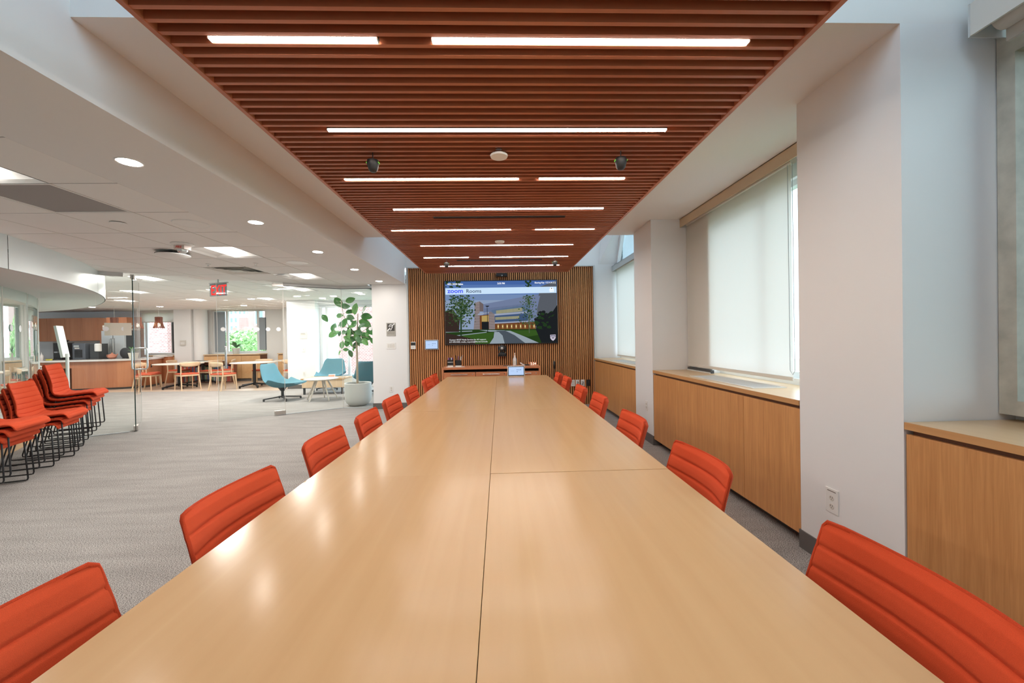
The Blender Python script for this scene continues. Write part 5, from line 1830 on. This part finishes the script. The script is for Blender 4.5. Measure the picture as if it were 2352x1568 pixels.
small_plant('spiky potted plant on the sill of the far window', (-9.15, 14.2, .935), .13, .20, 16, .36, 'pot_grey', 3)
small_plant('dark leaved plant in a cream pot at the end of the kitchen counter', (-11.2, 12.6, .886), .13, .18, 9, .28, 'beige_plastic', 4)

# window shades of the far windows
for x0, x1, z0, z1, lab in ((-12.5, -11.16, 2.10, 2.40, 'half raised roller blind of the left far window'), (-10.12, -8.2, 2.47, 2.475, 'raised roller blind of the far window with the plant')):
    t = thing('roller_blind', lab, 'blind', (0, 14.36, 0))
    MB().add([(x0 + .05, -.01, z0), (x1 - .05, -.01, z0), (x1 - .05, -.01, z1), (x0 + .05, -.01, z1)], [(0, 1, 2, 3)]).build('cloth', 'blind_cloth', t)
    BX('hem_bar', 'off_white', t, x0 + .05, x1 - .05, -.018, -.004, z0 - .025, z0)
    BX('valance', 'off_white', t, x0, x1, -.10, .03, max(z1, 2.40), max(z1, 2.40) + .075)

# ================================================================ kitchen
ku = thing('wall_cabinets', 'run of tall reddish wood kitchen wall cabinets on the far left', 'cabinet', (-14.6, 13.95, 0))
xs = [-.75, -.2, .36, .92, 1.48]
for k, (a, b) in enumerate(zip(xs, xs[1:])):
    BX('door', 'cherry', ku, a + .003, b - .003, -.37, -.35, 1.47, 2.22)
BX('carcass', 'cherry', ku, xs[0], xs[-1], -.35, .4, 1.47, 2.22)
BX('under_panel', 'off_white', ku, xs[0], xs[-1], .30, .4, .95, 1.47)
t = thing('tall_cabinet', 'tall reddish wood cabinet panel beside the fridge', 'cabinet', (-12.60, 13.95, 0))
BX('door', 'cherry', t, -.48, -.04, -.42, -.40, .1, 2.20)
BX('carcass', 'cherry', t, -.48, -.04, -.40, .35, 0, 2.20)
BX('side_panel', 'cherry', t, -.04, .0, -.40, .4, 0, 2.20)
BX('header_panel', 'cherry', t, .0, .64, -.70, -.2, 1.95, 2.20)
t = thing('fridge', 'white side-by-side fridge behind the kitchen counter', 'fridge', (-12.30, 13.5, 0))
MB().box(-.355, .355, -.30, .22, .03, 1.78).build('body', 'charcoal', t)
BX('door', 'fridge', t, -.355, -.01, -.37, -.30, .05, 1.77, bevel=.01)
BX('door', 'fridge', t, .01, .355, -.37, -.30, .05, 1.77, bevel=.01)
for x in (-.045, .045):
    MB().tube([(x, -.375, .6), (x, -.41, .62), (x, -.41, 1.5), (x, -.375, 1.52)], .012, 8).build('handle', 'steel', t, 40)
BX('dispenser', 'light_metal', t, -.33, -.12, -.375, -.37, 1.0, 1.35)
BX('kick_plate', 'dark_plastic', t, -.35, .35, -.32, .3, 0, .05)
t = thing('fridge_cabinet', 'pale cabinet doors over the fridge', 'cabinet', (-12.30, 13.5, 1.80))
BX('door', 'off_white', t, -.355, -.003, -.32, -.30, 0, .145)
BX('door', 'off_white', t, .003, .355, -.32, -.30, 0, .145)
BX('carcass', 'off_white', t, -.355, .355, -.3, .2, 0, .145)
kb = thing('back_counter', 'kitchen back counter with the sink under the wall cabinets', 'counter', (-14.6, 13.95, 0))
BX('worktop', 'counter_stone', kb, -.75, 1.48, -.42, .4, .86, .90)
for k in range(4):
    BX('door', 'cherry', kb, -.75 + k * .5575 + .004, -.75 + (k + 1) * .5575 - .004, -.38, -.36, .1, .85)
BX('carcass', 'oak_shadow', kb, -.75, 1.48, -.36, .4, .0, .86)
# curved peninsula
PEN = crom([(-14.3, 11.75), (-13.4, 11.84), (-12.4, 11.98), (-11.65, 12.1), (-11.05, 12.32), (-10.86, 12.8), (-11.35, 13.9)], 4)
ki = thing('kitchen_counter', 'curved reddish wood kitchen counter with a pale stone top', 'counter', (0, 0, 0))
inn = [(p.x - .02 - .62 * min(1, max(0, (p.x + 14.6) / 3)) * .4 - (.5 if p.y > 12.7 else .0), p.y + (.62 if p.y < 12.4 else .45 if p.y < 12.8 else .1)) for p in PEN]
m = MB()
top = []
for z in (.845, .885):
    top.append([(p.x + (.06 if p.y > 12.5 else .02), p.y - (.06 if p.y < 12.8 else 0), z) for p in PEN])
ins = [[(q[0], q[1], z) for q in inn] for z in (.845, .885)]
m.sheet([top[0], top[1]]).sheet([top[1], ins[1]]).sheet([ins[1], ins[0]]).sheet([ins[0], top[0]])
m.build('worktop', 'counter_stone', ki, 30)
# front panels, one by one; the sink end has a dark open bay
pan = [0, 4, 8, 11, 14, 16, 18, 21, 24]
for k, (a, b) in enumerate(zip(pan, pan[1:])):
    seg = PEN[a:b + 1]
    z0, z1 = .06, .84
    if k == 1:
        z0 = .66
    MB().sheet([[(p.x, p.y, z0) for p in seg], [(p.x, p.y, z1) for p in seg]]).build('front_panel', 'cherry', ki, 30)
seg = PEN[4:9]
MB().sheet([[(p.x, p.y + .25, .03) for p in seg], [(p.x, p.y + .25, .66) for p in seg]]).build('recess_back', 'oak_shadow', ki)
MB().sheet([[(p.x + .01, p.y + .05, 0) for p in PEN], [(p.x + .01, p.y + .05, .06) for p in PEN]]).build('plinth', 'baseboard_grey', ki)
MB().tube([(PEN[17].x + .02, PEN[17].y, .70), (PEN[17].x + .02, PEN[17].y, .60)], .014, 8).build('handle', 'dark_plastic', ki)
MB().tube([(PEN[20].x + .02, PEN[20].y, .70), (PEN[20].x + .02, PEN[20].y, .60)], .014, 8).build('handle', 'dark_plastic', ki)
t = thing('breakfast_ledge', 'raised white ledge running from the kitchen counter to the left far window', 'counter', (-11.2, 13.95, .86))
BX('slab', 'counter_stone', t, -.35, .12, -.25, .3, .035, .075)
BX('bracket', 'cherry', t, -.3, .1, -.2, .25, -.86, .035)

t = thing('coffee_machine', 'tall black coffee machine with a bean hopper on the kitchen counter', 'coffee machine', (-13.35, 12.75, .885))
BX('body', 'dark_plastic', t, -.19, .05, -.18, .2, 0, .52, bevel=.01)
MB().lathe([(.06, .52), (.12, .58), (.13, .60), (.02, .62)], 20, (-.07, 0, 0)).build('hopper', 'dark_plastic', t, 40)
BX('spout', 'steel', t, -.12, -.02, -.22, -.18, .22, .26)
BX('drip_tray', 'charcoal', t, -.17, .03, -.26, -.18, 0, .03)
t = thing('coffee_machine', 'grey blue coffee machine in the middle of the kitchen counter', 'coffee machine', (-12.85, 12.8, .885))
BX('body', 'appliance_grey', t, -.20, .18, -.16, .2, 0, .50, bevel=.012)
BX('display', 'grey_metal', t, -.15, .0, -.166, -.16, .38, .44)
BX('cup_bay', 'dark_plastic', t, -.13, .1, -.165, -.16, .06, .30)
BX('button_row', 'off_white', t, -.12, .02, -.168, -.166, .33, .36)
t = thing('hot_water_unit', 'dark hot water unit with a white jug at the right of the coffee machines', 'coffee machine', (-12.42, 12.8, .885))
BX('body', 'charcoal', t, -.15, .1, -.12, .2, 0, .48, bevel=.01)
MB().lathe([(.07, .24), (.08, .25), (.08, .46), (.06, .48)], 18, (.10, -.12, 0)).build('jug', 'white_plastic', t, 40)
BX('tray', 'charcoal', t, -.14, .2, -.22, -.12, 0, .02)
t = thing('teapot', 'terracotta teapot on the kitchen counter', 'teapot', (-12.02, 12.8, .885))
MB().lathe([(.06, 0), (.11, .05), (.10, .12), (.05, .15), (.02, .17), (.01, .20)], 20).build('body', 'terracotta', t, 40)
MB().tube([(.09, 0, .07), (.15, 0, .12), (.17, 0, .16)], .018, 8, r1=.01).build('spout', 'terracotta', t)
MB().tube([(-.09, 0, .04), (-.16, 0, .06), (-.16, 0, .12), (-.09, 0, .13)], .01, 8).build('handle', 'terracotta', t)
t = thing('round_tray', 'dark round tray standing against the reddish cabinet', 'tray', (-11.85, 13.05, .885))
MB().lathe([(.16, -.01), (.17, 0), (.16, .01)], 28, (0, 0, .17), axis='Y').build('disc', 'charcoal', t, 40)
BX('stand', 'dark_plastic', t, -.08, .08, -.03, .05, 0, .02)
t = thing('kitchen_faucet', 'chrome gooseneck faucet at the kitchen sink', 'faucet', (-13.95, 12.5, .885))
MB().tube(crom([(0, 0, 0), (0, 0, .25), (-.02, -.03, .36), (-.08, -.08, .38), (-.12, -.12, .30)], 4), .012, 8).build('spout', 'steel', t, 60)
MB().lathe([(.03, 0), (.028, .02), (.014, .03)], 14).build('base', 'steel', t)
for k, (x, yy, lab, mt) in enumerate(((-14.25, 12.45, 'clear soap bottle left of the kitchen faucet', 'pink'), (-13.75, 12.45, 'clear glass jar right of the kitchen faucet', 'bottle_white'))):
    t = thing('soap_bottle', lab, 'bottle', (x, yy, .885))
    MB().lathe([(.04, 0), (.045, .01), (.045, .14), (.02, .17), (.015, .2)], 16).build('body', mt, t, 40)
    MB().tube([(0, 0, .2), (0, 0, .24), (-.04, 0, .24)], .006, 6).build('pump', 'white_plastic', t)
t = thing('sponge', 'yellow green sponge by the kitchen sink', 'sponge', (-13.5, 12.42, .885))
BX('block', 'yellow_sponge', t, -.06, .06, -.04, .04, 0, .04, bevel=.005)
t = thing('paper_towel_roll', 'white paper towel roll held under the kitchen counter edge', 'paper roll', (-13.3, 11.78, .70))
MB().lathe([(.05, -.24), (.07, -.235), (.07, .235), (.05, .24)], 20, axis='X').build('roll', 'dot_white', t, 40)
MB().lathe([(.02, -.25), (.02, .25)], 12, axis='X').build('core', 'dark_plastic', t)
for x, yy, lab in ((-11.65, 12.5, 'wood slat pendant lamp nearest the kitchen cabinets'), (-10.98, 12.52, 'wood slat pendant lamp behind the edge of the open door'), (-10.34, 12.5, 'wood slat pendant lamp in front of the left far window')):
    t = thing('pendant_lamp', lab, 'pendant lamp', (x, yy, 1.80), group='pendant lamps over the counter')
    MB().tube([(0, 0, .34), (0, 0, FZ - 1.80)], .004, 6).build('cord', 'white_plastic', t)
    MB().lathe([(.05, .33), (.08, .335), (.08, .345), (.02, .35)], 20).build('cap', 'dark_wood_lamp', t, 40)
    for k in range(16):
        a = 2 * PI * k / 16
        pts = [(r * math.cos(a), r * math.sin(a), z) for r, z in ((.085, .34), (.08, .2), (.10, .1), (.135, 0))]
        m = MB()
        for p, q in zip(pts, pts[1:]):
            m.bar(p, q, .024, .006)
        m.build('slat', 'dark_wood_lamp', t)
    MB().lathe([(.01, .05), (.035, .08), (.03, .13), (.012, .16)], 14).build('bulb', 'bulb', t, 40)
# tilted display board on a post
t = thing('display_stand', 'white display board tilted sideways on a silver post behind the chair stacks', 'display stand', (-8.93, 8.55, 0))
MB().lathe([(.18, 0), (.18, .015), (.02, .03)], 24).build('base', 'light_metal', t, 40)
MB().tube([(0, 0, .02), (0, 0, 1.15)], .028, 12).build('post', 'light_metal', t, 40)
d = Vector((-.13, 0, .66)).normalized()
s_ = Vector((-.42, .906, 0)).normalized()
n_ = d.cross(s_).normalized()
MB().obox((-.10, 0, 1.40), d * .33, s_ * .13, n_ * .02).build('board_frame', 'light_metal', t)
MB().obox(Vector((-.10, 0, 1.40)) - n_ * .0205, d * .30, s_ * .105, n_ * .001).obox(Vector((-.10, 0, 1.40)) + n_ * .0205, d * .30, s_ * .105, n_ * .001).build('board', 'white_plastic', t)
